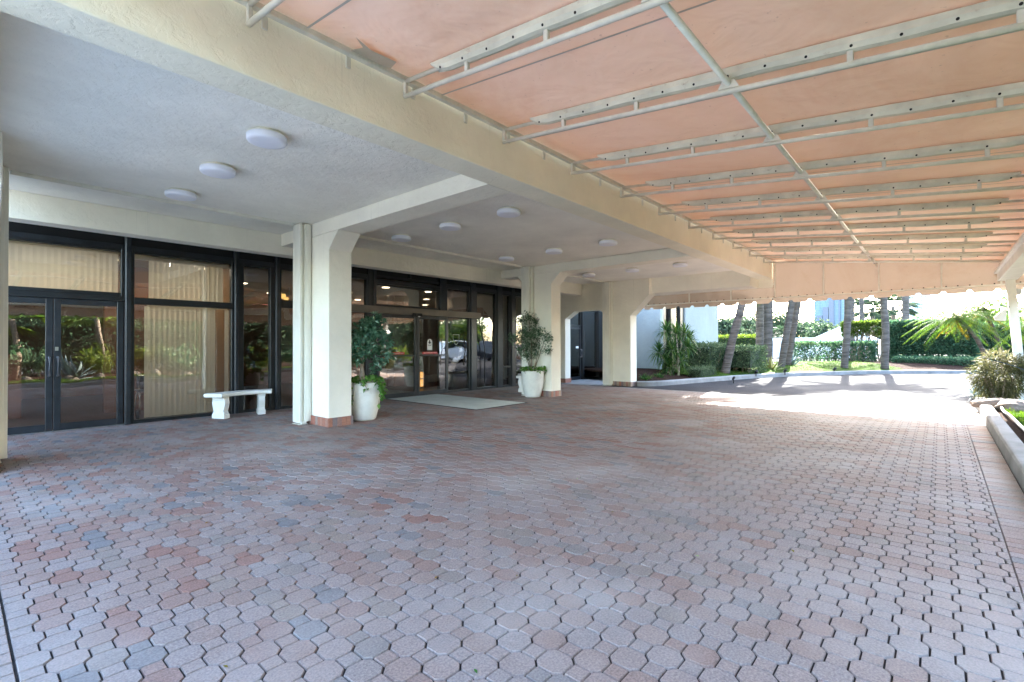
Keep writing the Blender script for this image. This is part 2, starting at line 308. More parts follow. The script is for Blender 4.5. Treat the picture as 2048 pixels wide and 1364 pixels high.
        return o
def box(name, a, b, m, parent=None, bevel=0.0, label=None): return MB().box(a, b).build(name, m, parent, bevel=bevel, label=label)
def struct(o): o['kind'] = 'structure'; return o
def copy_tree(o, off, label=None, parent=None):
    kids = [c for c in bpy.data.objects if c.parent == o]
    c = o.copy(); COL.objects.link(c); c.location = o.location+Vector(off) if parent is None or parent == o.parent else o.location
    WLOC[c.name] = wl(o)+Vector(off)
    if parent: c.parent = parent
    if label: c['label'] = label
    for k in kids: copy_tree(k, off, None, c)
    return c

# ------------------------------------------------------------------ ground, paving, drive
struct(MB().add([(-300, -300, -0.06), (900, -300, -0.06), (900, 600, -0.06), (-300, 600, -0.06)], [(0, 1, 2, 3)]).build('ground', 'ground'))
A = 0.1135; LX = 0.0723; RX = 0.0413
def pavers():
    v = []; f = []; t = []; GAP = 0.0029; INS = 0.0042; ZB = -0.012
    def stone(poly, tint, lim, zj):
        # poly: list of (x, y); inset top
        P = np.array(poly); c = P.mean(0)
        dd = P-c; ln = np.linalg.norm(dd, axis=1, keepdims=True)
        o = c+dd*(1-GAP/ln*1.2); i = c+dd*(1-(GAP*1.2+INS)/ln)
        o[:, 0] = np.clip(o[:, 0], lim[0], lim[1]); o[:, 1] = np.clip(o[:, 1], lim[2], lim[3])
        i[:, 0] = np.clip(i[:, 0], lim[0]+0.004, lim[1]-0.004); i[:, 1] = np.clip(i[:, 1], lim[2]+0.003, lim[3]-0.004)
        n = len(P); b = len(v)
        tl = .030 if random.random() < .06 else .012; tx, ty = random.uniform(-tl, tl), random.uniform(-tl, tl)
        for q in o: v.append((q[0], q[1], ZB))
        for q in i: v.append((q[0], q[1], zj+tx*(q[0]-c[0])+ty*(q[1]-c[1])))
        for k in range(n): f.append((b+k, b+(k+1) % n, b+n+(k+1) % n, b+n+k)); t.append(tint)
        f.append(tuple(range(b+n, b+2*n))); t.append(tint)
    octp = [(LX, RX), (RX, LX), (-RX, LX), (-LX, RX), (-LX, -RX), (-RX, -LX), (RX, -LX), (LX, -RX)]
    sqp = [(RX, RX), (-RX, RX), (-RX, -RX), (RX, -RX)]
    def clump(x, y):  # batches of stones from one pallet share a tone
        return math.sin(x*1.3+2.1*math.sin(y*0.9))*0.5+math.sin(y*2.1+1.7*math.sin(x*1.1+1))*0.5
    for lim in ((0.195, 14.05, -0.325, 10.75),):
        i0, i1 = int((lim[0]-0.1)/A)-1, int((lim[1]+0.1)/A)+1; j0, j1 = int((lim[2]-0.1)/A)-1, int((lim[3]+0.1)/A)+2
        for i in range(i0, i1+1):
            for j in range(j0, j1+1):
                if (i+j) % 2: continue
                x, y = i*A+0.006, j*A+0.002
                if not (lim[0]-0.05 < x < lim[1]+0.05 and lim[2]-0.2 < y < lim[3]+0.05): continue
                warm = min(1, max(0, (y-2.2)/3.0))*min(1, max(0, (13-x)/5))   # greyer stones on the drive side: wear plus glancing sky sheen in the colour
                q = random.random()+0.22*clump(x*1.1, y*1.3)+0.08*clump(x*3.3+5, y*3.1)
                s = 0.28+0.36*random.random()-0.03*clump(x*1.7, y*1.9)
                if warm > 0 and random.random() < 0.20+0.62*warm:
                    s = random.random()*0.32 if q < 0.60 else (0.80+0.2*random.random() if q > 0.76 else 0.22+0.4*random.random())
                elif random.random() < 0.07: s = random.uniform(0.82, 0.88)
                elif random.random() < 0.22: s = random.uniform(0.16, 0.28)
                zj = random.uniform(-.0014, .0014)+.0012*math.sin(x*2.1+y*1.3)
                if y > lim[2]-0.062: stone([(x+a, y+b) for a, b in octp], s, lim, zj)
                if lim[2]-0.032 < y+A < lim[3]: stone([(x+a, y+A+b) for a, b in sqp], min(1, max(0, s+random.uniform(-.02, .02))), lim, zj)
    # soldier courses along the kerb and across the drive
    x = 0.20
    while x < 14.05:
        stone([(x+0.100, -0.3235), (x+0.003, -0.3235), (x+0.003, -0.565), (x+0.100, -0.565)], random.choice((0.2, 0.3, 0.4, 0.5, 0.9))+random.uniform(-.05, .05), (-9, 14.05, -0.57, -0.3262), random.uniform(-.002, .002)); x += 0.1035
    y = -0.31
    while y < 10.7:
        stone([(0.190, y+0.1), (-0.055, y+0.1), (-0.055, y+0.003), (0.190, y+0.003)], 0.35+0.3*random.random(), (-0.06, 0.195, -9, 11), random.uniform(-.001, .001)); y += 0.1035
    me = bpy.data.meshes.new('paving'); me.from_pydata(v, [], f); me.update(); me.materials.append(MT['paver'])
    a = me.attributes.new('tint', 'FLOAT', 'FACE'); a.data.foreach_set('value', t)
    o = bpy.data.objects.new('paving', me); COL.objects.link(o); struct(o)
pavers()
struct(MB().add([(-0.07, -0.57, -0.0105), (14.06, -0.57, -0.0105), (14.06, 10.75, -0.0105), (-0.07, 10.75, -0.0105)], [(0, 1, 2, 3)]).build('paving_bed', 'sand'))
FARK = [(14.75, 7.45), (14.95, 7.15), (15.5, 6.9), (16.6, 6.65), (18.6, 6.22), (21.0, 5.65), (23.0, 4.95), (25.2, 3.75), (27.6, 2.2), (30.2, -0.6), (32.2, -4.5), (33.2, -9), (33.6, -16), (33.8, -40)]
NEARK = [(-14, -0.57), (-8, -0.57), (-2, -0.57), (2, -0.57), (6, -0.57), (10, -0.57), (13.2, -0.57), (16.2, -0.60), (17.8, -0.78), (18.9, -1.3), (19.6, -2.3), (20.0, -4), (20.2, -9), (20.3, -40)]
def smooth_path(p, n=6):
    out = []
    for i in range(len(p)-1):
        p0, p1, p2, p3 = (np.array(p[max(0, min(len(p)-1, i+k))]) for k in (-1, 0, 1, 2))
        for k in range(n):
            t = k/n; out.append(tuple(0.5*((2*p1)+(-p0+p2)*t+(2*p0-5*p1+4*p2-p3)*t*t+(-p0+3*p1-3*p2+p3)*t**3)))
    out.append(tuple(p[-1])); return out
FK, NK = smooth_path(FARK), smooth_path(NEARK)
def sweep(path, prof, name, m, side):
    # profile (offset to the garden side, z)
    mb = MB(); n = len(prof); vs = []; fs = []
    for i, p in enumerate(path):
        a, b = path[max(0, i-1)], path[min(len(path)-1, i+1)]
        dx, dy = b[0]-a[0], b[1]-a[1]; l = math.hypot(dx, dy); nx, ny = (-dy/l*side, dx/l*side)
        for (o, z) in prof: vs.append((p[0]+nx*o, p[1]+ny*o, z+random.uniform(-.003, .003)))
    for i in range(len(path)-1):
        for k in range(n-1): fs.append((i*n+k, i*n+k+1, (i+1)*n+k+1, (i+1)*n+k) if side < 0 else (i*n+k+1, i*n+k, (i+1)*n+k, (i+1)*n+k+1))
    fs += [tuple(range(n)), tuple(range((len(path)-1)*n, len(path)*n))]
    return mb.add(vs, fs).build(name, m)
KP = [(0, -0.04), (0.012, 0.125), (0.03, 0.148), (0.05, 0.155), (0.17, 0.158), (0.185, 0.145), (0.19, -0.04)]
struct(sweep(FK, KP, 'kerb', 'concrete', 1)); struct(sweep(NK, KP, 'kerb', 'concrete', -1))
# drive: asphalt between the two kerbs
dv = [(14.17, -0.50)]+[p for p in NK if p[0] > 13.4]+[p for p in FK][::-1]+[(14.17, 8.2)]
struct(MB().add([(p[0], p[1], -0.004) for p in dv], [tuple(range(len(dv)))]).build('asphalt_drive', 'asphalt'))
struct(MB().add([(14.055, -0.56, -0.002), (14.175, -0.56, -0.002), (14.175, 8.2, -0.002), (14.055, 8.2, -0.002)], [(0, 1, 2, 3)]).build('concrete_band', 'concrete'))
struct(MB().add([(-30, -0.56, -0.004), (-0.07, -0.56, -0.004), (-0.07, 8.2, -0.004), (-30, 8.2, -0.004)], [(0, 1, 2, 3)]).build('bounce_apron', mat('white_bounce_apron', (0.50, 0.49, 0.465), .9, .12, 1.5, spec=.1)))  # unseen pale apron added behind the camera to bounce sun onto the ceiling
struct(MB().add([(-4.2, 8.2, -0.004), (-0.07, 8.2, -0.004), (-0.07, 10.75, -0.004), (-4.2, 10.75, -0.004)], [(0, 1, 2, 3)]).build('concrete_walk', 'concrete'))
pt = [G(1790, 807), G(1862, 786), G(1930, 783), G(1943, 800), G(1944, 812)]
struct(MB().add([(a, b, 0.001) for a, b in pt], [tuple(range(len(pt)))][::-1]).build('rough_asphalt', 'patch'))  # polygon of rougher, more mottled asphalt laid over the drive
struct(MB().add([(14.18, 8.2, -0.004), (19.2, 8.2, -0.004), (19.2, 10.75, -0.004), (14.18, 10.75, -0.004)], [(0, 1, 2, 3)]).build('concrete_walk', 'concrete'))
# planting beds: raised a hand above the drive
def bed(path, off, far, name, m, z):
    vs = []; n = len(path)
    for i, p in enumerate(path):
        a, b = path[max(0, i-1)], path[min(n-1, i+1)]; dx, dy = b[0]-a[0], b[1]-a[1]; l = math.hypot(dx, dy)
        vs.append((p[0]-dy/l*off, p[1]+dx/l*off, z))
    for i, p in enumerate(path):
        a, b = path[max(0, i-1)], path[min(n-1, i+1)]; dx, dy = b[0]-a[0], b[1]-a[1]; l = math.hypot(dx, dy)
        vs.append((p[0]-dy/l*far, p[1]+dx/l*far, z))
    return struct(MB().add(vs, [(i, i+1, n+i+1, n+i) for i in range(n-1)]).build(name, m))
def bank(path, rows, name, m, rampn=14):
    vs = []; n = len(path); k = len(rows)
    for i, p in enumerate(path):
        a, b = path[max(0, i-1)], path[min(n-1, i+1)]; dx, dy = b[0]-a[0], b[1]-a[1]; l = math.hypot(dx, dy)
        f = min(1, i/rampn) if rampn else 1
        for off, z in rows: vs.append((p[0]-dy/l*off, p[1]+dx/l*off, 0.10+(z-0.10)*f))
    return struct(MB().add(vs, [(i*k+j, (i+1)*k+j, (i+1)*k+j+1, i*k+j+1) for i in range(n-1) for j in range(k-1)]).build(name, m, smooth=True))
bank(FK, [(0.185, 0.10), (0.8, 0.20), (1.6, 0.33), (2.4, 0.40), (4.5, 0.42)], 'garden_bed', 'soil')
bank(FK[22:52], [(0.19, 0.135), (0.8, 0.235), (1.5, 0.345), (2.0, 0.385), (2.3, 0.415), (4.3, 0.435)], 'lawn', 'lawn', 0)
struct(MB().add([(-14, -12, 0.08), (20.0, -12, 0.08), (19.9, -3.2, 0.08), (19.3, -2.0, 0.08), (18.3, -1.15, 0.08), (17.0, -0.85, 0.08), (15, -0.76, 0.08), (-14, -0.74, 0.08)], [tuple(range(8))]).build('garden_bed', 'soil'))
struct(MB().add([(-14, -3.4, 0.11), (11.5, -3.4, 0.11), (14.6, -1.6, 0.11), (14.8, -0.9, 0.11), (-14, -0.9, 0.11)], [tuple(range(5))]).build('lawn', 'lawn'))
def grass(name, pts, z, h, parent=None):
    n = len(pts); P = np.column_stack([pts, np.broadcast_to(z, (n,))]); D = RNG.normal(size=(n, 3))*0.45; D[:, 2] = 1
    mb = MB().leaves(P, D, RNG.uniform(0.5, 1.3, n)*h, 0.012*RNG.uniform(.7, 1.5, n), fold=0.1, droop=0.15)
    o = mb.build(name, 'grass'); o['kind'] = 'stuff'; o['label'] = 'short bright green lawn grass'; return o
n = 15000; gp = np.column_stack([RNG.uniform(5.5, 14.6, n), -0.90-RNG.random(n)**1.3*1.9])
gp = gp[RNG.random(n) < 0.35+0.65*(np.sin(gp[:, 0]*2.3+np.sin(gp[:, 1]*5)*1.5) > -0.55)]
tag(grass('grass', gp, 0.11, 0.085), 'patchy green lawn grass beside the kerb on the right', 'grass')
n = 9000; gp = np.column_stack([RNG.uniform(-6, 5.5, n), -0.9-RNG.random(n)*2.3]); tag(grass('grass', gp, 0.11, 0.10), 'green lawn grass along the near kerb', 'grass')
gp = []
gz = []
for i in range(22, 51):
    a, b = np.array(FK[i]), np.array(FK[i+1]); d = b-a; l = np.linalg.norm(d); nn = np.array([-d[1], d[0]])/l
    for _ in range(int(l*330)): q_ = random.uniform(.2, 1)**1.5*3.6+.2; gz.append(float(np.interp(q_, [.19, .8, 1.5, 2.3, 4], [.135, .235, .345, .415, .43]))-.01); gp.append(a+d*random.random()+nn*q_)
tag(grass('grass', np.array(gp), np.array(gz), 0.10), 'bright sunlit lawn strip behind the far kerb', 'grass')

# ------------------------------------------------------------------ entrance building
bld = thing('hotel_building', (7.0, 10.6, 0), 'cream stucco building with covered entrance, square columns and dark framed glass front', 'building')
YG = 10.6
X1, X2, X3 = 4.13, 10.30, 14.50; CW = 0.42; ZC = 3.46; ZB = 3.23
MB().box((-0.1, 3.97, ZC), (14.92, 20, 3.9)).build('ceiling', 'ceil', bld)
MB().box((-0.62, 3.62, ZB), (15.54, 3.968, 4.3)).build('main_beam', 'beam', bld, bevel=0.012)
for x in (X1, X2):
    MB().box((x, 3.971, ZB+0.002), (x+CW, 9.397, ZC-0.002)).build('cross_beam', 'stucco', bld, bevel=0.01)
MB().box((X3+0.16, 3.971, 2.985), (15.54, 7.7, 4.29)).box((15.50, 3.60, 2.985), (15.54, 3.97, ZB-.002)).build('cross_beam', 'stucco', bld)  # end extension and filler box added to block sun above the end panel
def column(x, poly, tile=True):
    o = MB().prism(poly, 'x', x, x+CW).build('column', 'stucco', bld, bevel=0.012)
    y0, y1 = poly[0][0], poly[1][0]
    mb = MB(); mb.t = []; e = 0.022; h = 0.15; k = 0.083
    def strip(ax, a, b, c0, c1):
        q = a; 
        while q < b-0.01:
            r = min(b, q+k)
            mb.box((q+.002, c0, 0.0), (r-.002, c1, h)) if ax == 'x' else mb.box((c0, q+.002, 0.0), (c1, r-.002, h))
            tt = random.random(); mb.t += [tt]*6; q = r
    strip('x', x-e, x+CW+e, y0-e, y0-.001); strip('y', y0, y1, x-e, x-.001); strip('y', y0, y1, x+CW+.001, x+CW+e); strip('x', x-e, x+CW+e, y1+.001, y1+e)
    mb.build('tile_base', 'tile', o, bevel=0.003, seg=1)
    return o
poly12 = [(7.62, 0), (8.5, 0), (8.5, 2.93), (8.78, ZB), (7.33, ZB), (7.62, 2.95)]
column(X1, poly12); column(X2, poly12); column(-0.08, [(7.55, 0), (8.5, 0), (8.5, ZC-.002), (6.9, ZC-.002), (6.9, 2.94), (7.55, 2.30)])
MB().box((-0.06, 3.971, 3.06), (0.18, 6.88, ZC-0.002)).build('cross_beam', 'stucco', bld)
column(X3, [(7.55, 0), (8.5, 0), (8.5, ZC-.002), (6.9, ZC-.002), (6.9, 2.94), (7.55, 2.30)])
# fascia beam in front of the glass
MB().box((-0.09, 9.40, 3.08), (14.495, 9.70, ZC-0.002)).build('fascia_beam', 'stucco', bld, bevel=0.008)
# cross wall with chamfered opening, behind the third column
cw = [(8.505, 0), (8.505, 2.36), (8.66, 2.53), (9.72, 2.53), (10.11, 2.28), (10.11, 0), (10.55, 0), (10.55, 3.455), (8.505, 3.455)]
MB().prism(cw, 'x', X3, X3+0.32).build('wall', 'stucco', bld, label='cross wall with a chamfered opening')
mb = MB(); mb.t = []
for q in (10.088,):
    mb.box((X3-.02, 10.088, 0), (X3+.34, 10.109, 0.15)); mb.t += [0.2]*6
    mb.box((X3-.02, 10.112, 0), (X3-.001, 10.3, 0.15)); mb.t += [0.35]*6
mb.build('tile_base', 'tile', bld)
# roof parapet and upper mass (off the top of the picture)
MB().box((-0.1, 3.98, 3.905), (14.9, 20, 4.3)).build('roof', 'beam', bld)
# storm shutter stacks
def shutter(x1, label):
    t = thing('storm_shutter', (x1-0.1, 8.3, 0), label, 'shutter', 'folded storm shutter stacks')
    mb = MB()
    mb.box((x1-0.205, 8.20, 0.03), (x1-0.165, 8.46, 3.44)); mb.box((x1-0.160, 8.23, 0.05), (x1-0.125, 8.45, 3.42))
    mb.box((x1-0.120, 8.185, 0.05), (x1-0.015, 8.45, 3.44)); mb.box((x1-0.085, 8.176, 0.06), (x1-0.05, 8.184, 3.43))
    mb.build('panel_stack', 'shutter', t, bevel=0.004, seg=1)
    MB().box((x1-0.19, 8.17, 0.012), (x1-0.10, 8.199, 0.06)).box((x1-0.22, 8.19, 0.002), (x1-0.06, 8.46, 0.012)).build('floor_catch', 'shutter', t, bevel=0.003, seg=1)
shutter(0.47, 'folded cream storm shutter at the left edge beside the double doors')
shutter(X1-0.004, 'folded cream storm shutter against the nearest column')
shutter(X2-0.004, 'folded cream storm shutter behind the small leaved potted tree')
shutter(X3-0.004, 'folded cream storm shutter against the farthest column')
for a, b, l in ((0.48, 3.92, 'cream shutter track on the ceiling above the double doors'), (X1+CW+.02, X2-.22, 'cream shutter track on the ceiling above the sliding entrance doors'), (X2+CW+.02, X3-.22, 'cream shutter track on the ceiling of the far bay')):
    tag(MB().box((a, 8.36, 3.425), (b, 8.375, 3.458)).box((a, 8.43, 3.425), (b, 8.445, 3.458)).box((a, 8.376, 3.445), (b, 8.429, 3.457)).build('shutter_track', 'shutter'), l, 'track', 'ceiling shutter tracks')

# ---- glass front
def window(x0, x1, z0, z1, name='window', y=YG, fr=0.05, trans=(), glassm='glass', label=None, header=None, mull=None):
    """aluminium frame round x0..x1 with a pane; trans = list of (z0, z1) cross bars"""
    mb = MB(); d0, d1 = y-0.02, y+0.10
    mb.box((x0, d0, z0), (x0+fr, d1, z1)); mb.box((x1-fr, d0, z0), (x1, d1, z1))
    mb.box((x0+fr, d0+.004, z0), (x1-fr, d1, z0+0.06)); mb.box((x0+fr, d0+.004, z1-0.05), (x1-fr, d1, z1))
    for a, b in trans: mb.box((x0+fr, d0-0.015, a), (x1-fr, d1, b))
    o = mb.build(name, ['frame'], bld, bevel=0.004, seg=1, label=label)
    zs = [z0+0.06]+[q for t in trans for q in t]+[z1-0.05]
    for a, b in zip(zs[::2], zs[1::2]):
        if b-a > 0.05: MB().box((x0+fr, y+0.035, a), (x1-fr, y+0.043, b)).build('pane', glassm, o)
    return o
def mullion(x0, x1, y=YG, z1=3.44, m='frame2', dy=-0.05):
    MB().box((x0, y+dy, 0.0), (x1, y+0.10, z1)).box((x0+.012, y+dy-.012, 0.005), (x1-.012, y+dy-.001, z1-.01)).build('mullion', m, bld, bevel=0.004, seg=1)
HZ0, HZ1 = 3.02, 3.10
def spandrel(x0, x1):
    MB().box((x0, YG+0.02, HZ1+.002), (x1, YG+0.06, 3.45)).build('spandrel_panel', 'black', bld)
    MB().box((x0, YG-0.015, HZ0), (x1, YG+0.09, HZ1)).build('header_bar', 'frame2', bld, bevel=0.004, seg=1)
def blind(x0, x1, z0, z1, parent=None, y=YG+0.22, ang=0.32, skip=None, name='vertical_blind'):
    mb = MB(); x = x0
    mb.box((x0, y-0.03, z1), (x1, y+0.03, z1+0.045))
    while x < x1:
        if not (skip and skip[0] < x < skip[1]):
            a = ang+random.uniform(-.09, .09); c, s_ = math.cos(a)*0.047, math.sin(a)*0.047
            zz = z0+random.uniform(0, .01)
            mb.add([(x-c, y-s_, zz), (x, y-.006, zz), (x+c, y+s_, zz), (x-c, y-s_, z1), (x, y-.006, z1), (x+c, y+s_, z1)], [(0, 1, 4, 3), (1, 2, 5, 4)])
        x += 0.082
    return mb.build(name, 'blind', parent)
# bay 1: double doors with blind above, big window with blind
mullion(1.99, 2.08); mullion(3.73, 3.81); mullion(4.53, 4.62)
for a, b in ((-0.6, 1.99), (2.08, 3.73), (3.81, 4.53), (4.62, 6.76)): spandrel(a, b)
w = window(-0.5, 1.99, 2.205, HZ0, glassm='glass', label='wide upper window above the double doors'); blind(-0.4, 1.97, 2.21, 2.955, w)
MB().box((-0.5, YG-.03, 2.115), (1.99, YG+.1, 2.204)).build('transom_bar', 'frame', bld, bevel=0.004, seg=1)
def door(x0, x1, hand, y=YG, top=2.112, stile=0.085, label=None, m='frame2'):
    mb = MB(); d0, d1 = y-0.01, y+0.04
    mb.box((x0, d0, 0.012), (x0+stile, d1, top)); mb.box((x1-stile, d0, 0.012), (x1, d1, top))
    mb.box((x0+stile, d0+.003, 0.012), (x1-stile, d1, 0.12)); mb.box((x0+stile, d0+.003, top-0.09), (x1-stile, d1, top))
    o = mb.build('door', m, bld, bevel=0.004, seg=1, label=label)
    MB().box((x0+stile, y+0.012, 0.12), (x1-stile, y+0.020, top-0.09)).build('pane', 'glass', o)
    if hand:
        hx = x1-0.045 if hand > 0 else x0+0.045
        MB().tube([(hx, y-0.012, 0.88), (hx, y-0.075, 0.88), (hx, y-0.075, 1.18), (hx, y-0.012, 1.18)], 0.014, 8).build('handle', 'steel', o, smooth=True)
    return o
door(0.17, 1.085, 1, label='left leaf of the glazed double doors'); d2 = door(1.095, 1.975, -1, label='right leaf of the glazed double doors')
MB().box((1.11, YG-.017, 1.28), (1.15, YG-.011, 1.34)).build('lock', 'steel', d2)
door(-0.75, 0.16, 0)
MB().box((-0.75, YG-.03, 0.002), (1.99, YG+.1, 0.011)).build('threshold', 'steel', bld)
w = window(2.08, 3.73, 0.0, HZ0, trans=((2.085, 2.20),), fr=0.045, label='large window with cream vertical blinds')
blind(2.42, 3.58, 2.21, 2.955, w); blind(2.36, 3.68, 0.05, 2.07, w, skip=(3.50, 3.59))
MB().box((2.12, YG+.19, 2.90), (3.7, YG+.25, 2.99)).build('blind_headrail', 'blind', w)
w = window(3.81, 4.53, 0.0, HZ0, fr=0.10, label='narrow dark window right of the blinds')
w = window(4.62, 6.76, 0.0, HZ0, fr=0.04, trans=((2.16, 2.33),), glassm='glassw', label='dark window partly hidden by the nearest column')
# bay 2: sliding entrance doors
mullion(6.76, 6.98, dy=-0.03, m='frame'); MB().box((6.89, YG-.06, 0), (6.98, YG-.032, 3.44)).build('mullion', 'frame2', bld)
mullion(9.05, 9.28); mullion(10.25, 10.46); mullion(11.41, 11.65); mullion(12.09, 12.26)
for a, b in ((9.28, 10.25), (10.46, 11.41), (11.65, 12.09), (12.26, 14.5)): spandrel(a, b)
MB().box((6.98, YG+0.02, HZ1+.002), (9.05, YG+0.06, 3.45)).build('spandrel_panel', 'black', bld)
MB().box((6.98, YG-.015, 3.05), (9.05, YG+.09, 3.12)).box((8.0, YG-.05, 3.13), (8.07, YG+.01, 3.44)).build('header_bar', 'frame', bld)
MB().box((6.98, YG-.045, 2.905), (9.05, YG+.09, 3.02)).box((6.98, YG-.055, 3.00), (9.05, YG-.046, 3.02)).build('header_bar', 'frame2', bld, bevel=0.004, seg=1)
window(6.98, 9.05, 2.33, 2.904, fr=0.03, label='upper window over the sliding doors')
op = MB().box((5.7, YG-0.16, 2.155), (10.55, YG-0.055, 2.325)).build('door_operator', mat('bronze_operator_cover', (0.16, 0.13, 0.10), 0.35, 0.1, 2, spec=0.6), bld, bevel=0.006, label='long bronze sliding door operator box')
MB().box((8.0, YG-.20, 2.12), (8.30, YG-.161, 2.20)).box((8.12, YG-.205, 2.10), (8.22, YG-.165, 2.119)).build('motion_sensor', 'black', op, bevel=0.005)
MB().box((8.17, YG-.2065, 2.103), (8.22, YG-.2055, 2.117)).build('sensor_label', 'decal', op)
dl = door(6.98, 8.19, 0, y=YG-0.09, top=2.15, stile=0.07, label='left sliding entrance door'); dr = door(8.21, 9.30, 0, y=YG-0.09, top=2.15, stile=0.075, label='right sliding entrance door')
for d_, a, b in ((dl, 7.05, 8.12), (dr, 8.285, 9.225)): MB().box((a, YG-.098, 1.06), (b, YG-.079, 1.10)).build('push_bar', 'frame', d_)
# stickers on the doors
def text(body, size, loc, m, parent, align='CENTER'):
    cu = bpy.data.curves.new('lettering', 'FONT'); cu.body = body; cu.size = size; cu.align_x = align; cu.align_y = 'CENTER'; cu.extrude = 0.0006
    o = bpy.data.objects.new('lettering', cu); COL.objects.link(o)
    dg = bpy.context.evaluated_depsgraph_get(); me = bpy.data.meshes.new_from_object(o.evaluated_get(dg)); bpy.data.objects.remove(o)
    me.transform(Matrix.Rotation(PI/2, 4, 'X')); me.materials.clear(); me.materials.append(MT[m])
    q = bpy.data.objects.new('lettering', me); COL.objects.link(q); q.parent = parent; q.location = Vector(loc)-wl(parent); WLOC[q.name] = Vector(loc); return q
ys = YG-0.0855
def sticker(x0, x1, z0, z1, d_):
    MB().box((x0, ys-.001, z0), (x1, ys, z1)).build('sticker', 'red', d_)
    text('IN AN EMERGENCY PUSH', 0.040, ((x0+x1)/2, ys-.0022, (z0+z1)/2), 'decal', d_)
sticker(8.40, 8.92, 1.115, 1.175, dr); sticker(7.28, 7.80, 1.115, 1.175, dl)
prof = [(8.55, 1.22), (8.73, 1.22), (8.73, 1.42)]+[(8.64+0.09*math.cos(t), 1.42+0.105*math.sin(t)) for t in np.linspace(0.15, PI-0.15, 9)]+[(8.55, 1.42)]
MB().prism(prof, 'y', ys-.0012, ys).build('decal', 'decal', dr, label='white arched decal with a black tree emblem')
tree = [(8.64, 1.51), (8.665, 1.47), (8.655, 1.465), (8.685, 1.425), (8.665, 1.405), (8.648, 1.40), (8.648, 1.375), (8.632, 1.375), (8.632, 1.40), (8.615, 1.405), (8.595, 1.425), (8.625, 1.465), (8.615, 1.47)]
MB().prism(tree, 'y', ys-.0024, ys-.0014).build('emblem', 'black', dr)
arc = [(8.64+0.07*math.cos(t), 1.405+0.07*math.sin(t)) for t in np.linspace(PI*1.2, PI*1.8, 9)]; arc += [(8.64+0.058*math.cos(t), 1.405+0.058*math.sin(t)) for t in np.linspace(PI*1.8, PI*1.2, 9)]
MB().prism(arc, 'y', ys-.0024, ys-.0014).build('emblem', 'black', dr)
window(9.28, 10.25, 0.0, HZ0, fr=0.06, trans=((2.15, 2.16),), label='tall window right of the sliding doors')
window(10.46, 11.41, 0.0, HZ0, fr=0.07, label='tall window with an electric cord beside it')
w = window(11.65, 12.09, 0.0, HZ0, fr=0.06, trans=((0.62, 0.68),), label='narrow window with a low cross bar')
window(12.26, 14.495, 0.0, HZ0, fr=0.08, trans=((0.62, 0.68),), label='window behind the far column')
sh = [(0, 0.16), (0.12, 0.16), (0.12, 0.05), (0.06, -0.09), (0, -0.14), (-0.06, -0.09), (-0.12, 0.05), (-0.12, 0.16)]
mb = MB()
for i in range(8):
    a, b = sh[i], sh[(i+1) % 8]; mb.tube([(9.72+a[0], YG+.030, 1.50+a[1]), (9.72+b[0], YG+.030, 1.50+b[1])], 0.006, 4)
mb.build('decal', 'decal', bld, label='white shield outline decal on the window')
MB().tube([(10.56, YG-.07, 2.15), (10.60, YG-.08, 1.9), (10.72, YG-.075, 1.6), (10.80, YG-.07, 1.3), (10.82, YG-.065, 0.95), (10.80, YG-.06, 0.1)], 0.012, 6).build('cable', 'black', bld, smooth=True)
# far bay beyond the cross wall
for a, b in ((16.37, 16.51), (17.58, 17.86)): mullion(a, b, y=10.65, z1=2.75, m='frame')
dx = door(15.55, 16.36, 1, y=10.66, top=2.05, label='glass side door beyond the cross wall')
text('PULL', 0.045, (16.30, 10.640, 1.32), 'decal', dx) if False else MB().box((16.02, 10.662, 1.22), (16.2, 10.668, 1.30)).build('sticker', 'decal', dx)
window(14.83, 15.54, 0, 2.75, y=10.66, fr=0.05); window(15.55, 16.36, 2.07, 2.75, y=10.66, fr=0.05)
w = window(16.52, 17.57, 0, 2.75, y=10.66, fr=0.04); blind(16.56, 17.55, .05, 2.7, w, y=10.80)
w = window(17.87, 18.41, 0, 2.75, y=10.66, fr=0.04); blind(17.9, 18.4, .05, 2.7, w, y=10.80)
MB().box((14.82, 10.56, 2.75), (18.4, 10.9, 4.0)).build('wall', 'stucco', bld)
# ---- lobby behind the glass
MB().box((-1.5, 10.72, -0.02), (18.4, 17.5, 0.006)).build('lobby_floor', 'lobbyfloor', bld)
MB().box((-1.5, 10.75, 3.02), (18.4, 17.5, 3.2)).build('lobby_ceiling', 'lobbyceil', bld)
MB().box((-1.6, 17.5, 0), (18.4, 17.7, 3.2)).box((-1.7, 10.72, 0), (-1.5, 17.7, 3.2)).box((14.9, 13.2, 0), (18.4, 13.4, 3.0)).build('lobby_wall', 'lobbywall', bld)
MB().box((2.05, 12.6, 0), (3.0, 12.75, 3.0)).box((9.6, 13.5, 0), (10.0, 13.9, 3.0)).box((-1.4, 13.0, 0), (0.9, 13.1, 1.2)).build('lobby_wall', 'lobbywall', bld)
dl0 = None
for x in np.arange(0.5, 14, 1.55):
    for y in (12.0, 14.0, 16.0):
        if dl0 is None: dl0 = MB().lathe([(.105, 3.0195), (.105, 3.012), (.085, 3.011)], (x, y, 0), 14).build('downlight', 'downlight', bld)
        else: copy_tree(dl0, (x-0.5, y-12.0, 0), None, bld)
MB().box((3.86, 10.9, 0), (3.92, 17.4, 3.0)).build('lobby_wall', mat('amber_lounge_wall', (0.20, 0.10, 0.03), .6, .1, 2), bld)
MT['panel'] = emit('blind_fill_glow', (1, .94, .82), 1.3)
for x in (-.6, .6, 1.3, 2.85): MB().box((x, 11.6, 2.99), (x+.5, 12.0, 3.017)).build('blind_fill_panel', 'panel', bld)  # added emitters, kept out of view, that make the blinds glow from inside

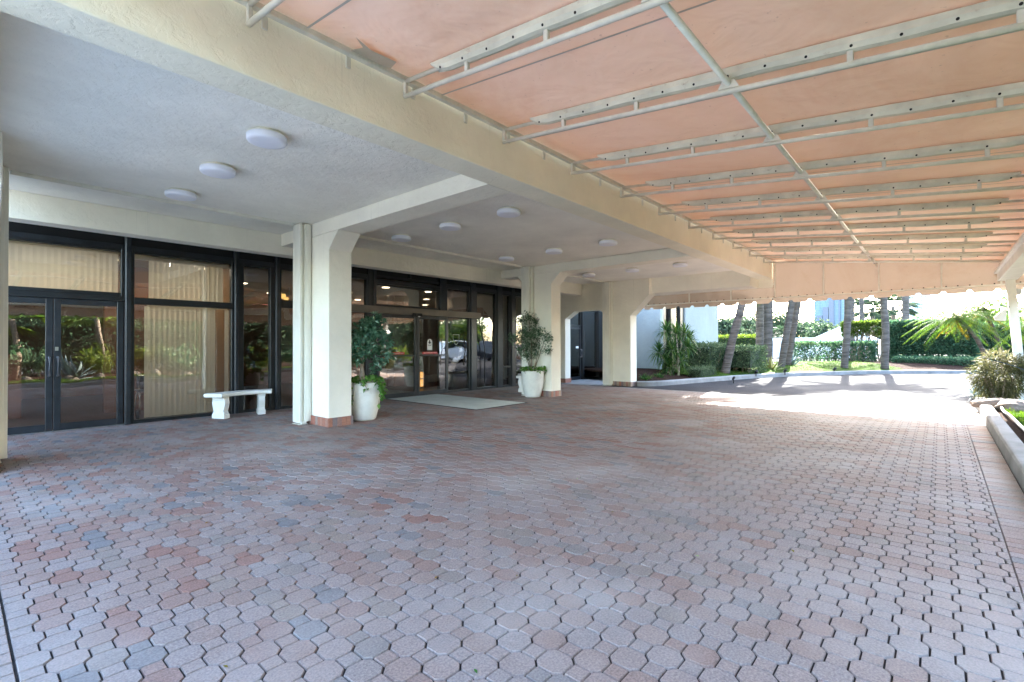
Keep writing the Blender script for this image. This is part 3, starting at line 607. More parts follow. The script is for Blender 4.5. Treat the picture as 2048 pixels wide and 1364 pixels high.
# ------------------------------------------------------------------ wing beyond the entrance
wing = thing('side_wing', (21.7, 8.3, 0), 'pale blue stucco wing with three dark window mullions beyond the last column', 'building')
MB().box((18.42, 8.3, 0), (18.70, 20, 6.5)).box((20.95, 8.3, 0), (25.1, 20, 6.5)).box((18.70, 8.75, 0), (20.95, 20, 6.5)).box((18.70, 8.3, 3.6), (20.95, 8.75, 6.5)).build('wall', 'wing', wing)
MB().box((18.6, 6.15, 6.51), (31, 20, 6.8)).build('roof', 'wing', wing)  # unseen overhang past the walls, added to shade the drive
wf = MB().box((18.71, 8.36, 0.1), (19.08, 8.50, 3.6)).box((19.58, 8.36, 0.1), (19.98, 8.50, 3.6)).box((20.56, 8.36, 0.1), (20.94, 8.50, 3.6)).build('window', 'frame', wing)
MB().box((19.08, 8.46, 0.1), (19.58, 8.47, 3.6)).build('pane', 'glass', wf); MB().box((19.98, 8.46, 0.1), (20.56, 8.47, 3.6)).build('pane', 'glass', wf)
MB().box((19.1, 8.60, 0.1), (19.56, 8.62, 3.5)).box((20.0, 8.60, 0.1), (20.54, 8.62, 3.5)).build('vertical_blind', 'blind', wf)

MB().box((-3.595, 10.9, 0), (-1.75, 11.2, 4.0)).build('wall', 'stucco', bld)

# ------------------------------------------------------------------ ceiling lights
lt = thing('ceiling_light', (2.07, 5.03, 3.46), 'x', 'ceiling light', 'round ceiling lights of the entrance')
MB().lathe([(0.150, 3.459), (0.150, 3.441), (0.178, 3.440), (0.180, 3.431), (0.150, 3.430)], (2.07, 5.03, 0), 40).build('base_ring', 'shutter', lt, smooth=False)
MB().lathe([(0.176, 3.432), (0.185, 3.425), (0.185, 3.385), (0.176, 3.372), (0.14, 3.366), (0.05, 3.364)], (2.07, 5.03, 0), 44).build('diffuser', 'lamp', lt, smooth=True)
bays = ((2.07, 'in the row above the double doors'), (5.70, 'in the row just past the first column'), (8.73, 'in the row just before the second column'), (12.38, 'in the row past the second column'))
rows = ((5.03, 'outermost'), (6.38, 'middle'), (7.78, 'innermost'))
for bx, bl in bays:
    for ry, rl in rows:
        lb = '%s round white ceiling light %s' % (rl, bl)
        if bx == 2.07 and ry == 5.03: lt['label'] = lb
        else: copy_tree(lt, (bx-2.07, ry-5.03, 0), lb)

# ------------------------------------------------------------------ awning canopy
SL = 0.1075; Z0 = 3.745; Y0 = 3.585; YE = -1.75
def zc(y, d=0.0): return Z0-SL*(Y0-y)-d
can = thing('awning_canopy', (7.0, 0.9, 2.5), 'peach fabric awning on pale pipe ribs sloping from the building to the kerb', 'canopy')
XE = 15.55; XS = -0.72; NR = 17; SP = 1.3105
xr = [1.35+SP*(k-6) for k in range(NR+1) if XS+0.2 < 1.35+SP*(k-6) < XE-0.5]
# fabric: dips slightly between ribs
mb = MB(); xs = np.linspace(XS, XE, 13*6+1); yy = np.linspace(Y0+0.02, YE, 15); vs = []; fs = []
for x in xs:
    t = ((x-1.35)/SP) % 1.0; sag = 0.022*math.sin(PI*t)
    for y in yy:
        e = 4*(Y0-y)/(Y0-YE)*(1-(Y0-y)/(Y0-YE)); vs.append((x, y, zc(y)+0.012-sag*min(1, e)))
ny = len(yy)
for i in range(len(xs)-1):
    for j in range(ny-1): fs.append((i*ny+j, (i+1)*ny+j, (i+1)*ny+j+1, i*ny+j+1))
fo = mb.add(vs, fs).build('fabric_roof', 'fabric', can, smooth=True)
md = fo.modifiers.new('solid', 'SOLIDIFY'); md.thickness = 0.003; md.offset = 1
# grey seams and the repair patch, just under the cloth
MT['seam'] = mat('grey_seam_tape', (0.48, 0.49, 0.46), 0.8, 0.05, 5)
pp = [(2.02, 3.33), (2.20, 3.40), (2.43, 3.38), (2.47, 3.52), (2.40, 3.565), (2.10, 3.565), (2.14, 3.42)]
MB().add([(a, b, zc(b)-0.0225) for a, b in pp], [tuple(range(len(pp)))]).build('repair_patch', 'oldpatch', can)
# ledger pipe with fixing tabs on the beam face
mb = MB().box((XS, 3.545, 3.688), (XE-.01, 3.597, 3.738))
x = XS+0.2
while x < XE: mb.box((x, 3.600, 3.60), (x+0.045, 3.617, 3.70)); x += 0.655
mb.build('ledger_pipe', 'pipe', can, bevel=0.012)
# one rib, then copies
x = xr[0]
rb = MB()
def sbar(y1, y2, d, w, mi=0): rb.tube([(x, y1, zc(y1, d)), (x, y2, zc(y2, d))], w, 8, mi)
sbar(Y0-0.02, -1.02, 0.045, 0.019); sbar(Y0-0.005, -1.02, 0.175, 0.021)
rib = rb.build('rib', 'pipe', can, smooth=True)
for y in (3.565, 2.78, 2.00, 0.44, -0.36):
    MB().box((x-.017, y-.019, zc(y, 0.17)), (x+.017, y+.019, zc(y, 0.05))).build('strut', 'pipe', rib, bevel=0.005, seg=1)
MB().add([(x-.018, 1.14, zc(1.14, .155)), (x+.018, 1.14, zc(1.14, .155)), (x+.018, 1.30, zc(1.30, .155)), (x-.018, 1.30, zc(1.30, .155)), (x-.018, 1.195, zc(1.2, .06)), (x+.018, 1.195, zc(1.2, .06)), (x+.018, 1.245, zc(1.24, .06)), (x-.018, 1.245, zc(1.24, .06))],
         [(3, 2, 1, 0), (4, 5, 6, 7), (0, 1, 5, 4), (1, 2, 6, 5), (2, 3, 7, 6), (3, 0, 4, 7)]).build('strut', 'pipe', rib)
# canvas sleeve laced round the upper pipe, with grommets
def make_sleeve(x, rib):
    sm = MB(); yq = np.linspace(3.17, -0.70, 40)
    vs = []; fs = []
    for i, y in enumerate(yq):
        tpr = min(1, min(i, 39-i)/2.0+0.35); wv = 0.004*math.sin(y*5.3)+0.003*math.sin(y*11)
        for (dx_, dz) in ((-0.046, 0.008), (-0.048, 0.055*tpr+wv), (-0.034, 0.088*tpr+wv), (0.0, 0.094*tpr+wv), (0.034, 0.085*tpr), (0.044, 0.05), (0.044, 0.008)):
            vs.append((x+dx_, y, zc(y, dz)))
    k = 7
    for i in range(39):
        for j in range(k-1): fs.append((i*k+j, i*k+j+1, (i+1)*k+j+1, (i+1)*k+j))
    sm.add(vs, fs)
    y = 3.05
    while y > -0.66:
        i = int((3.17-y)/3.87*39); wv = 0.004*math.sin(y*5.3)+0.003*math.sin(y*11)
        sm.disc((x-0.0445, y, zc(y, 0.073+wv)), (-0.92, 0, -0.4), 0.0095, 10, 1)
        y -= 0.262
    return sm.build('sleeve', ['sleeve', 'hole'], rib, smooth=False)
make_sleeve(x, rib)
mb = MB(); a = x+0.40; yq = np.linspace(Y0-.03, -1.6, 15); vs = []
for y in yq: vs += [(a-.009, y, zc(y)-.0175), (a+.009, y, zc(y)-.0175)]
mb.add(vs, [(2*i, 2*i+1, 2*i+3, 2*i+2) for i in range(14)]).build('seam', 'seam', rib)
for q in xr[1:]: copy_tree(rib, (q-xr[0], 0, 0), None, can)
# purlin along the middle
MB().tube([(XS, 1.22, zc(1.22, .118)), (XE, 1.22, zc(1.22, .118))], 0.024, 10).build('purlin', 'pipe', can, smooth=True)
# edge beam, posts and knee plates
MB().box((XS, -1.30, 2.765), (15.62, -0.985, 2.93)).box((XS, -1.0, 2.931), (15.66, -0.93, 2.985)).build('edge_beam', 'white', can, bevel=0.008)
mb = MB()
for q in xr: mb.box((q-.02, -1.17, 2.986), (q+.02, -1.03, zc(-1.1, .14)))
mb.build('saddle', 'pipe', can)
px0 = 15.34
for k, q in enumerate((px0, 7.4, -0.5)):
    lean = -0.09 if k == 0 else 0.0
    p = MB().add([(q-.075, -1.19+lean, 0.05), (q+.075, -1.19+lean, 0.05), (q+.075, -1.34+lean, 0.05), (q-.075, -1.34+lean, 0.05), (q-.075, -1.10, 2.764), (q+.075, -1.10, 2.764), (q+.075, -1.25, 2.764), (q-.075, -1.25, 2.764)],
        [(0, 1, 2, 3), (7, 6, 5, 4), (4, 5, 1, 0), (5, 6, 2, 1), (6, 7, 3, 2), (7, 4, 0, 3)]).build('post', 'white', can, bevel=0.006)
    if k == 0:
        MB().prism([(-1.105, 2.16), (-0.91, 1.95), (-0.93, 1.88), (-1.10, 1.86)], 'x', q-.10, q+.10).build('wall_lamp', 'white', p, bevel=0.005)
        MB().box((q-.03, -1.345, 2.42), (q+.05, -1.26, 2.55)).tube([(q, -1.34, 2.5), (q, -1.7, 2.47)], 0.02, 6).build('bracket', 'steel', p)
        MB().disc((q-.0775, -1.15, 2.16), (-1, 0, 0), 0.012, 8).build('bolt', 'hole', p)
# end valance: framed panel, lace line and scalloped strip
def scallop(mb, pts_a, n_per, z_top, z_bot, notch, depth, flip):
    pass
def valance(name, a, b, ztop_a, ztop_b, zl, zb, parent, pitch=0.46, wob=0.006):
    """vertical fabric from a to b (xy): panel ztop..zl, then a strip zl..zb with notches"""
    a, b = np.array(a), np.array(b); L = np.linalg.norm(b-a); d = (b-a)/L; nrm = np.array([-d[1], d[0]])
    mb = MB(); n = int(L/0.115)
    def pt(s, z, o=0.0): q = a+d*s+nrm*(o+wob*math.sin(s*7+z*9)); return (q[0], q[1], z)
    vs = []; fs = []
    for i in range(n+1):
        s = L*i/n; zt = ztop_a+(ztop_b-ztop_a)*i/n; vs += [pt(s, zt), pt(s, zl)]
    for i in range(n): fs.append((2*i, 2*i+2, 2*i+3, 2*i+1))
    mb.add(vs, fs)
    # strip: notched lower edge
    s = 0.0; k = 0
    while s < L-0.02:
        e = min(L, s+pitch); w = 0.055
        prof = [(s, zl-.002), (s, zb+0.062), (s+w*0.6, zb+0.062), (s+w, zb+0.02), (s+w*1.4, zb), (e-w*1.4, zb), (e-w, zb+0.02), (e-w*0.6, zb+0.062), (e, zb+0.062), (e, zl-.002)]
        m_ = len(prof)
        mb.add([pt(q, z, 0.006) for q, z in prof], [tuple(range(m_))])
        s = e
    s = 0.1; inward = nrm*(0.016 if nrm[0]*(7-a[0])+nrm[1]*(1-a[1]) > 0 else -0.016)
    while s < L-0.05:
        q = a+d*s+inward; mb.obox((q[0], q[1], zl+.012), (d[0]*.013, d[1]*.013, 0), (inward[0]*.3, inward[1]*.3, 0), (0, 0, .016), 1); s += 0.205
    return mb.build(name, ['valance', 'hole'], parent)
ZL, ZV = 2.70, 2.535
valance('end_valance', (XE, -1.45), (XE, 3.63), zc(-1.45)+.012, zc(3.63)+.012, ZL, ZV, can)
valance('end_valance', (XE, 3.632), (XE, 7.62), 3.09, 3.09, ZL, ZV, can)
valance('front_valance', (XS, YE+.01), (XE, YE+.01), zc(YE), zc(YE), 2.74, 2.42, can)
mb = MB()  # frame of the end panel
for y in (7.48, 6.02, 4.75, 3.55, 2.36, 1.16, -0.04, -1.05):
    mb.box((XE-.045, y-.016, ZL), (XE-.01, y+.016, 3.08 if y > 3.6 else zc(y, .02)))
mb.box((XE-.045, -1.45, ZL-.032), (XE-.01, 7.5, ZL+.0)); mb.box((XE-.045, 3.56, 3.065), (XE-.01, 7.5, 3.095))
mb.tube([(XE-.03, 3.53, zc(3.53, .03)), (XE-.03, -1.4, zc(-1.4, .03))], 0.018, 6)
mb.build('end_frame', 'pipe', can)
# ------------------------------------------------------------------ door mat, bench, planters
t = thing('door_mat', (8.05, 8.95, 0), 'large grey green mat lying in front of the sliding doors', 'mat')
MB().box((7.24, 7.30, 0.001), (8.84, 10.46, 0.012)).build('carpet', 'mat', t)
MB().box((7.20, 7.26, 0.001), (8.88, 7.299, 0.010)).box((7.20, 10.461, 0.001), (8.88, 10.50, 0.010)).box((7.20, 7.299, 0.001), (7.239, 10.461, 0.010)).box((8.841, 7.299, 0.001), (8.88, 10.461, 0.010)).build('rubber_edge', 'matedge', t)

def bench(c, rz, label, R_=1.55, half=0.44):
    t = thing('stone_bench', (c[0], c[1], 0), label, 'bench')
    cx_, cy_ = 0, R_      # arc centre (local), seat arc bulges to -y
    def arcpt(a, r): return (r*math.sin(a), cy_-r*math.cos(a))
    def W(p, z): x, y = p; return (c[0]+x*math.cos(rz)-y*math.sin(rz), c[1]+x*math.sin(rz)+y*math.cos(rz), z)
    mb = MB(); n = 18; prof = [(-0.165, 0.405), (-0.18, 0.425), (-0.18, 0.455), (-0.16, 0.475), (0.16, 0.475), (0.18, 0.455), (0.18, 0.425), (0.165, 0.405)]
    vs = []; fs = []; k = len(prof)
    for i in range(n+1):
        a = -half+2*half*i/n
        for (o, z) in prof: vs.append(W(arcpt(a, R_+o), z))
    for i in range(n):
        for j in range(k): fs.append((i*k+j, i*k+(j+1) % k, (i+1)*k+(j+1) % k, (i+1)*k+j))
    fs += [tuple(range(k-1, -1, -1)), tuple(range(n*k, n*k+k))]
    mb.add(vs, fs).build('seat', 'bench', t, bevel=0.006)
    lp = [(0.15, 0.0), (0.15, 0.075), (0.135, 0.085), (0.14, 0.10), (0.125, 0.125), (0.115, 0.14), (0.128, 0.16), (0.15, 0.235), (0.158, 0.285), (0.15, 0.335), (0.135, 0.36), (0.14, 0.404)]
    for sgn in (-1, 1):
        a = sgn*half*0.66; ctr = arcpt(a, R_); dr_ = (math.sin(a), -math.cos(a)); tg = (math.cos(a), math.sin(a))
        lm = MB(); vs = []; fs = []
        for (w_, z) in lp:
            th = 0.055 if 0.09 < z < 0.36 else 0.066
            for (p, q) in ((-1, -1), (1, -1), (1, 1), (-1, 1)): vs.append(W((ctr[0]+dr_[0]*w_*q*0.93+tg[0]*th*p, ctr[1]+dr_[1]*w_*q*0.93+tg[1]*th*p), z))
        for i in range(len(lp)-1):
            for k2 in range(4): fs.append((i*4+k2, i*4+(k2+1) % 4, (i+1)*4+(k2+1) % 4, (i+1)*4+k2))
        fs += [(3, 2, 1, 0), tuple(range(len(lp)*4-4, len(lp)*4))]
        lm.add(vs, fs).build('leg', 'bench', t, bevel=0.005)
    return t
bench((3.71, 10.23), math.radians(186), 'white curved stone bench with two carved legs in front of the blinds', 1.08, .54)
bench((11.22, 9.30), math.radians(38), 'white stone bench almost hidden behind the far planter', 4.0, .145)

def planter(c, label):
    t = MB(); pr = []
    base = [(0.185, 0.0), (0.20, 0.012), (0.225, 0.10), (0.262, 0.25), (0.287, 0.40), (0.298, 0.52), (0.296, 0.62), (0.288, 0.665), (0.280, 0.68)]
    zz = np.linspace(0.02, 0.66, 60)
    bz = [b for _, b in base]; br = [a for a, _ in base]
    pr = [(0.185, 0.0)]+[(float(np.interp(z, bz, br))+(0.0035 if i % 2 else -0.001), z) for i, z in enumerate(zz)]+[(0.288, 0.668), (0.286, 0.682), (0.268, 0.682), (0.262, 0.66), (0.262, 0.60), (0.02, 0.60)]
    o = MB().lathe(pr, (c[0], c[1], 0), 56).build('planter_pot', ['pot'], smooth=True)
    tag(o, label, 'planter', 'white ribbed planters'); return o
P1 = (4.99, 7.93); P2 = (10.02, 8.02)
planter(P1, 'white ribbed planter pot nearest the camera, beside the first column')
planter(P2, 'white ribbed planter pot farther off, in front of the second column')
def whorls(mb, centres, n_leaf, L, W, spread=0.5, up=0.55, tint_shift=0.0):
    P = []; D = []; T = []
    for c in centres:
        ax = RNG.normal(size=3)*spread+np.array([0, 0, up]); ax /= np.linalg.norm(ax); a = np.cross(ax, [0.3, 0.9, 0.1]); a /= np.linalg.norm(a); b = np.cross(ax, a); tt = RNG.random()*0.6
        for k in range(n_leaf):
            th = 2*PI*(k+RNG.random()*0.5)/n_leaf; e = RNG.uniform(0.05, 0.6); P.append(c); D.append(math.cos(th)*a+math.sin(th)*b+e*ax); T.append(min(1, tt+RNG.random()*0.4+tint_shift))
    mb.leaves(np.array(P), np.array(D), L*RNG.uniform(.7, 1.2, len(P)), W*RNG.uniform(.8, 1.15, len(P)), np.array(T), fold=0.2, droop=0.12)
def blob_pts(n, c, r, shell=0.45, squash=None):
    d = RNG.normal(size=(n, 3)); d /= np.linalg.norm(d, axis=1, keepdims=True); q = (shell+(1-shell)*RNG.random((n, 1)))*np.array(r)
    return np.array(c)+d*q
# potted tree 1: rosettes of blunt leaves on a pale twin trunk
t1 = thing('potted_tree', (P1[0], P1[1], 0.60), 'bushy potted tree with rosettes of blunt leaves growing in the nearest planter', 'potted tree', 'trees in the entrance planters')
MB().tube([(4.93, 7.90, .60), (4.91, 7.9, .85), (4.95, 7.92, 1.12), (5.02, 7.95, 1.4)], [.034, .03, .024, .014], 8).tube([(4.98, 7.95, .60), (4.96, 7.92, .85), (4.90, 7.9, 1.1), (4.80, 7.85, 1.35)], [.028, .024, .02, .012], 8).tube([(4.96, 7.93, 1.1), (5.15, 7.9, 1.3), (5.25, 7.9, 1.5)], [.016, .012, .008], 6).tube([(4.96, 7.93, 1.1), (5.05, 8.05, 1.5), (5.15, 8.0, 1.8)], [.016, .012, .008], 6).build('trunk', mat('pale_trunk', (0.55, 0.45, 0.38), 0.8, 0.2, 12), t1, smooth=True)
mb = MB()
cl = [((4.78, 7.85, 1.35), .30, 34), ((5.05, 7.85, 1.50), .30, 34), ((5.30, 7.9, 1.42), .26, 32), ((5.24, 7.95, 1.72), .20, 20), ((5.02, 7.9, 1.70), .22, 22), ((4.72, 7.8, 1.14), .22, 22), ((5.30, 7.85, 1.15), .26, 26), ((5.18, 7.8, 0.98), .16, 9), ((5.30, 8.1, 1.88), .12, 9), ((4.92, 8.0, 1.55), .24, 16)]
for c, r, n_ in cl: whorls(mb, blob_pts(n_, c, (r, r, r*0.85), 0.55), 8, 0.10, 0.042)
whorls(mb, [(5.06, 7.74, .87), (5.04, 7.76, 0.92)], 8, 0.08, 0.035)
mb.build('foliage', 'ficus', t1)
# ivy round its foot
def ivy(c, label, n_, spill, r=0.29):
    t = thing('trailing_ivy', (c[0], c[1], 0.66), label, 'ivy', 'ivy in the planters')
    mb = MB(); st = MB(); P = []; D = []
    for k in range(n_):
        a = RNG.random()*2*PI; q = RNG.random()**0.5*r*1.08; z = 0.69+0.13*RNG.random()*(1.1-q/r*0.5); P.append((c[0]+q*math.cos(a), c[1]+q*math.sin(a), z)); D.append((math.cos(a)+RNG.normal()*0.5, math.sin(a)+RNG.normal()*0.5, RNG.normal()*0.35+0.1))
    for (a, ln, dens) in spill:
        pts = []; 
        for s in np.linspace(0, 1, 9): 
            z = 0.70-ln*s+0.03*math.sin(s*PI); rr = r+0.045*math.sin(min(1, s*2)*PI/2)-0.05*s*s*ln; aa = a+0.35*s*math.sin(ln*9)
            pts.append((c[0]+rr*math.cos(aa), c[1]+rr*math.sin(aa), z))
        st.tube(pts, 0.004, 5)
        for _ in range(dens):
            k = RNG.random()*0.98; i = int(k*8); p = np.array(pts[i])*(1-(k*8-i))+np.array(pts[min(8, i+1)])*(k*8-i)
            P.append(p+RNG.normal(size=3)*0.018); D.append(np.array([math.cos(a), math.sin(a), -0.3])*0.5+RNG.normal(size=3)*0.6)
    mb.leaves(np.array(P), np.array(D), RNG.uniform(.06, .12, len(P)), RNG.uniform(.04, .075, len(P)), fold=0.15, droop=0.2)
    st.build('stem', 'bark2', t, smooth=True); mb.build('foliage', 'ivy', t)
ivy(P1, 'bright green ivy spilling over the rim of the nearest planter', 150, [(-1.05, .42, 24), (-1.35, .22, 16), (-0.75, .30, 22), (2.9, .5, 40), (3.3, .35, 30), (-2.3, 0.12, 10), (0.2, .25, 20), (2.25, .42, 44), (2.6, .5, 46), (2.0, .25, 30)])
ivy(P2, 'short green ivy filling the top of the far planter', 110, [(-0.9, .16, 14), (3.0, .08, 6), (-2.0, .05, 6)])
t2 = thing('potted_tree', (P2[0], P2[1], 0.60), 'dark small leaved potted tree growing in the far planter', 'potted tree', 'trees in the entrance planters')
mb = MB()
def p2(px_, py_, dv=0.0):  # point in the crown, seen from the drive
    u = (px_-1071)/77.6; return (P2[0]+cam_r[0]*u+fw[0]*dv, P2[1]+cam_r[1]*u+fw[1]*dv, EYE-(py_-690.5)/77.6)
for ang, tip in ((0.3, p2(1096, 680)), (1.5, p2(1064, 640)), (2.6, p2(1040, 676)), (4, p2(1056, 705)), (5, p2(1085, 690))): mb.tube([(P2[0]+.03*math.cos(ang), P2[1]+.03*math.sin(ang), .6), ((P2[0]+tip[0])/2+.03, (P2[1]+tip[1])/2, .6+(tip[2]-.6)*.55), tip], [.016, .011, .005], 6)
mb.build('trunk', 'bark2', t2, smooth=True)
mb = MB(); P = []
for px_, py_, r, n_ in ((1046, 640, .13, 90), (1062, 634, .17, 150), (1079, 642, .10, 60), (1036, 676, .19, 190), (1052, 662, .20, 190), (1068, 668, .24, 300), (1084, 664, .17, 160), (1098, 676, .15, 130), (1062, 690, .26, 330), (1084, 692, .21, 230), (1101, 700, .12, 70), (1046, 698, .16, 130), (1058, 712, .14, 100), (1075, 710, .12, 60)): P.append(blob_pts(int(n_*1.1), p2(px_, py_, RNG.normal()*.14), (r*1.3, r*1.3, r*1.2), 0.12))
P = np.vstack(P); mb.leaves(P, RNG.normal(size=P.shape)+np.array([0, 0, -0.1]), RNG.uniform(.05, .085, len(P)), RNG.uniform(.022, .036, len(P)), droop=0.15); mb.build('foliage', 'darkleaf', t2)

mb = MB()
for k in range(26):
    x, y = (random.uniform(.6, 4.5), random.uniform(.2, 4.5)) if k < 16 else (random.uniform(3, 10), random.uniform(1, 7)); a = random.random()*6.3; l = random.uniform(.02, .045)
    q = MB().leaves(np.array([[x, y, .004]]), np.array([[math.cos(a), math.sin(a), .05]]), l, l*.45, np.array([random.random()]), fold=.25, up=np.array([[0, 0, 1.0]]))
    tag(q.build('fallen_leaf', random.choice(('ivy', 'palmold', 'palmold', 'bark2'))), 'tiny dropped leaf lying on the brick paving', 'leaf', 'dropped leaves on the paving')

# ------------------------------------------------------------------ things behind the glass
ch = thing('chandelier', (6.38, 14.0, 2.65), 'chandelier with glowing amber shades seen through the glass left of the first column', 'chandelier')
mb = MB().tube([(6.38, 14, 3.02), (6.38, 14, 2.62)], 0.015, 6)
for dx_, dy_, dz_ in ((-0.19, -.05, 2.68), (-0.03, .1, 2.60), (0.19, 0, 2.76), (0.45, .1, 2.7)):
    mb.tube([(6.38, 14, 2.62), (6.38+dx_, 14+dy_, dz_-.06), (6.38+dx_, 14+dy_, dz_)], 0.010, 6)
    MB().lathe([(0.085, dz_), (0.06, dz_+.13), (0.055, dz_+.131)], (6.38+dx_, 14+dy_, 0), 16).build('lamp_shade', 'shade', ch, smooth=True)
mb.build('arm', 'black', ch)
ln = thing('lantern', (9.9, 12.6, 0), 'small lit lantern on the lobby floor seen through the right sliding door', 'lantern')
lx, ly = 9.72, 12.3
MB().box((lx-.09, ly-.09, .0), (lx+.09, ly+.09, .05)).box((lx-.09, ly-.09, .52), (lx+.09, ly+.09, .56)).box((lx-.085, ly-.088, .29), (lx+.085, ly-.078, .32)).box((lx-.09, ly-.09, .05), (lx-.075, ly-.075, .52)).box((lx+.075, ly-.09, .05), (lx+.09, ly-.075, .52)).build('frame', 'black', ln)
MB().box((lx-.07, ly-.07, .06), (lx+.07, ly+.07, .51)).build('lamp_glass', emit('lantern_glow', (1, .5, .12), 0.08), ln)
wk = thing('rolling_walker', (2.45, 11.25, 0), 'rolling walker with black wheels parked behind the window left of the blinds', 'walker')
mb = MB(); 
for sx in (2.30, 2.78): mb.tube([(sx, 11.05, .10), (sx+.02, 11.12, .45), (sx, 11.2, .80), (sx-.03, 11.12, .90), (sx-.09, 11.0, .90)], 0.013, 8).tube([(sx, 11.5, .10), (sx+.02, 11.3, .5)], 0.013, 8)
mb.tube([(2.30, 11.15, .45), (2.78, 11.15, .45)], .011, 6).tube([(2.30, 11.2, .80), (2.78, 11.2, .80)], .011, 6)
mb.build('frame', 'chrome', wk, smooth=True)
MB().box((2.29, 11.08, .50), (2.79, 11.36, .54)).build('seat', 'black', wk, bevel=.01); MB().box((2.31, 11.10, .56), (2.77, 11.34, .78)).build('bag', 'black', wk, bevel=.03)
for sx, sy in ((2.27, 11.05), (2.81, 11.05), (2.27, 11.5), (2.81, 11.5)):
    wmb = MB()
    for k in range(16):
        a0, a1 = 2*PI*k/16, 2*PI*(k+1)/16; wmb.tube([(sx, sy+.085*math.cos(a0), .10+.085*math.sin(a0)), (sx, sy+.085*math.cos(a1), .10+.085*math.sin(a1))], .014, 5, caps=False)
    for k in range(6): wmb.tube([(sx, sy, .1), (sx, sy+.08*math.cos(k*PI/3), .1+.08*math.sin(k*PI/3))], .006, 4)
    wmb.build('wheel', 'rubber', wk)

# ------------------------------------------------------------------ vegetation builders
def hedge(name, x0, x1, y0, y1, z0, z1, n_, L, W, m, label, gap=0.0, core=True, cat='hedge', noise=0.06, group=None):
    """clipped hedge: leaves thick on its faces over dark inner twigs"""
    dx_, dy_, dz_ = x1-x0, y1-y0, z1-z0; ar = np.array([dy_*dz_, dy_*dz_, dx_*dz_, dx_*dz_, dx_*dy_*1.3]); ar /= ar.sum()
    fc = RNG.choice(5, n_, p=ar); u, v_ = RNG.random(n_), RNG.random(n_); dep = np.abs(RNG.normal(size=n_))*noise*1.5
    P = np.empty((n_, 3)); Nn = np.zeros((n_, 3))
    for k in range(5):
        s = fc == k
        if k < 2: P[s] = np.column_stack([np.where(k, x1-dep[s], x0+dep[s]), y0+dy_*u[s], z0+dz_*v_[s]]); Nn[s] = (2*k-1, 0, 0)
        elif k < 4: P[s] = np.column_stack([x0+dx_*u[s], np.where(k-2, y1-dep[s], y0+dep[s]), z0+dz_*v_[s]]); Nn[s] = (0, 2*(k-2)-1, 0)
        else: P[s] = np.column_stack([x0+dx_*u[s], y0+dy_*v_[s], z1-dep[s]]); Nn[s] = (0, 0, 1)
    P += RNG.normal(size=P.shape)*noise*0.7
    if gap:
        g = np.sin(P[:, 0]*3.1+np.sin(P[:, 2]*4.3)*1.3)+np.sin(P[:, 1]*3.7+P[:, 2]*2.9)+0.6*np.sin(P[:, 2]*7+P[:, 1]*5); keep = (g > -1.5+gap*1.6) | (RNG.random(n_) < 0.25)
        keep &= (P[:, 2] > z0+0.25*dz_*gap) | (RNG.random(n_) < 0.35); P, Nn = P[keep], Nn[keep]
    n2 = len(P); D = Nn*0.8+RNG.normal(size=(n2, 3))*0.75+np.array([0, 0, 0.25])
    T = np.clip(RNG.random(n2)*0.75+0.35*(P[:, 2] > z1-0.08*dz_-0.05)*RNG.random(n2), 0, 1)
    t = thing(name, ((x0+x1)/2, (y0+y1)/2, z0), label, cat, group)
    MB().leaves(P, D, L*RNG.uniform(.6, 1.3, n2), W*RNG.uniform(.7, 1.2, n2), T).build('foliage', m, t)
    tw = MB()
    for k in range(int(8+dx_*dy_*6)):
        x, y = x0+dx_*random.uniform(.15, .85), y0+dy_*random.uniform(.15, .85); zt = z0+dz_*random.uniform(.6, .95); tw.tube([(x, y, z0-.02), (x+random.uniform(-.1, .1), y+random.uniform(-.1, .1), (z0+zt)/2), (x+random.uniform(-.25, .25)*min(1, dx_), y+random.uniform(-.25, .25)*min(1, dy_), zt)], [.02, .015, .006], 5)
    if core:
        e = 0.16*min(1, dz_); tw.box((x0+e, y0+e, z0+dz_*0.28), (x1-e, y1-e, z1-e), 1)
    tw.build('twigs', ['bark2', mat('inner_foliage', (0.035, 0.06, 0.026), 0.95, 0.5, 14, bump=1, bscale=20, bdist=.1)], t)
    return t
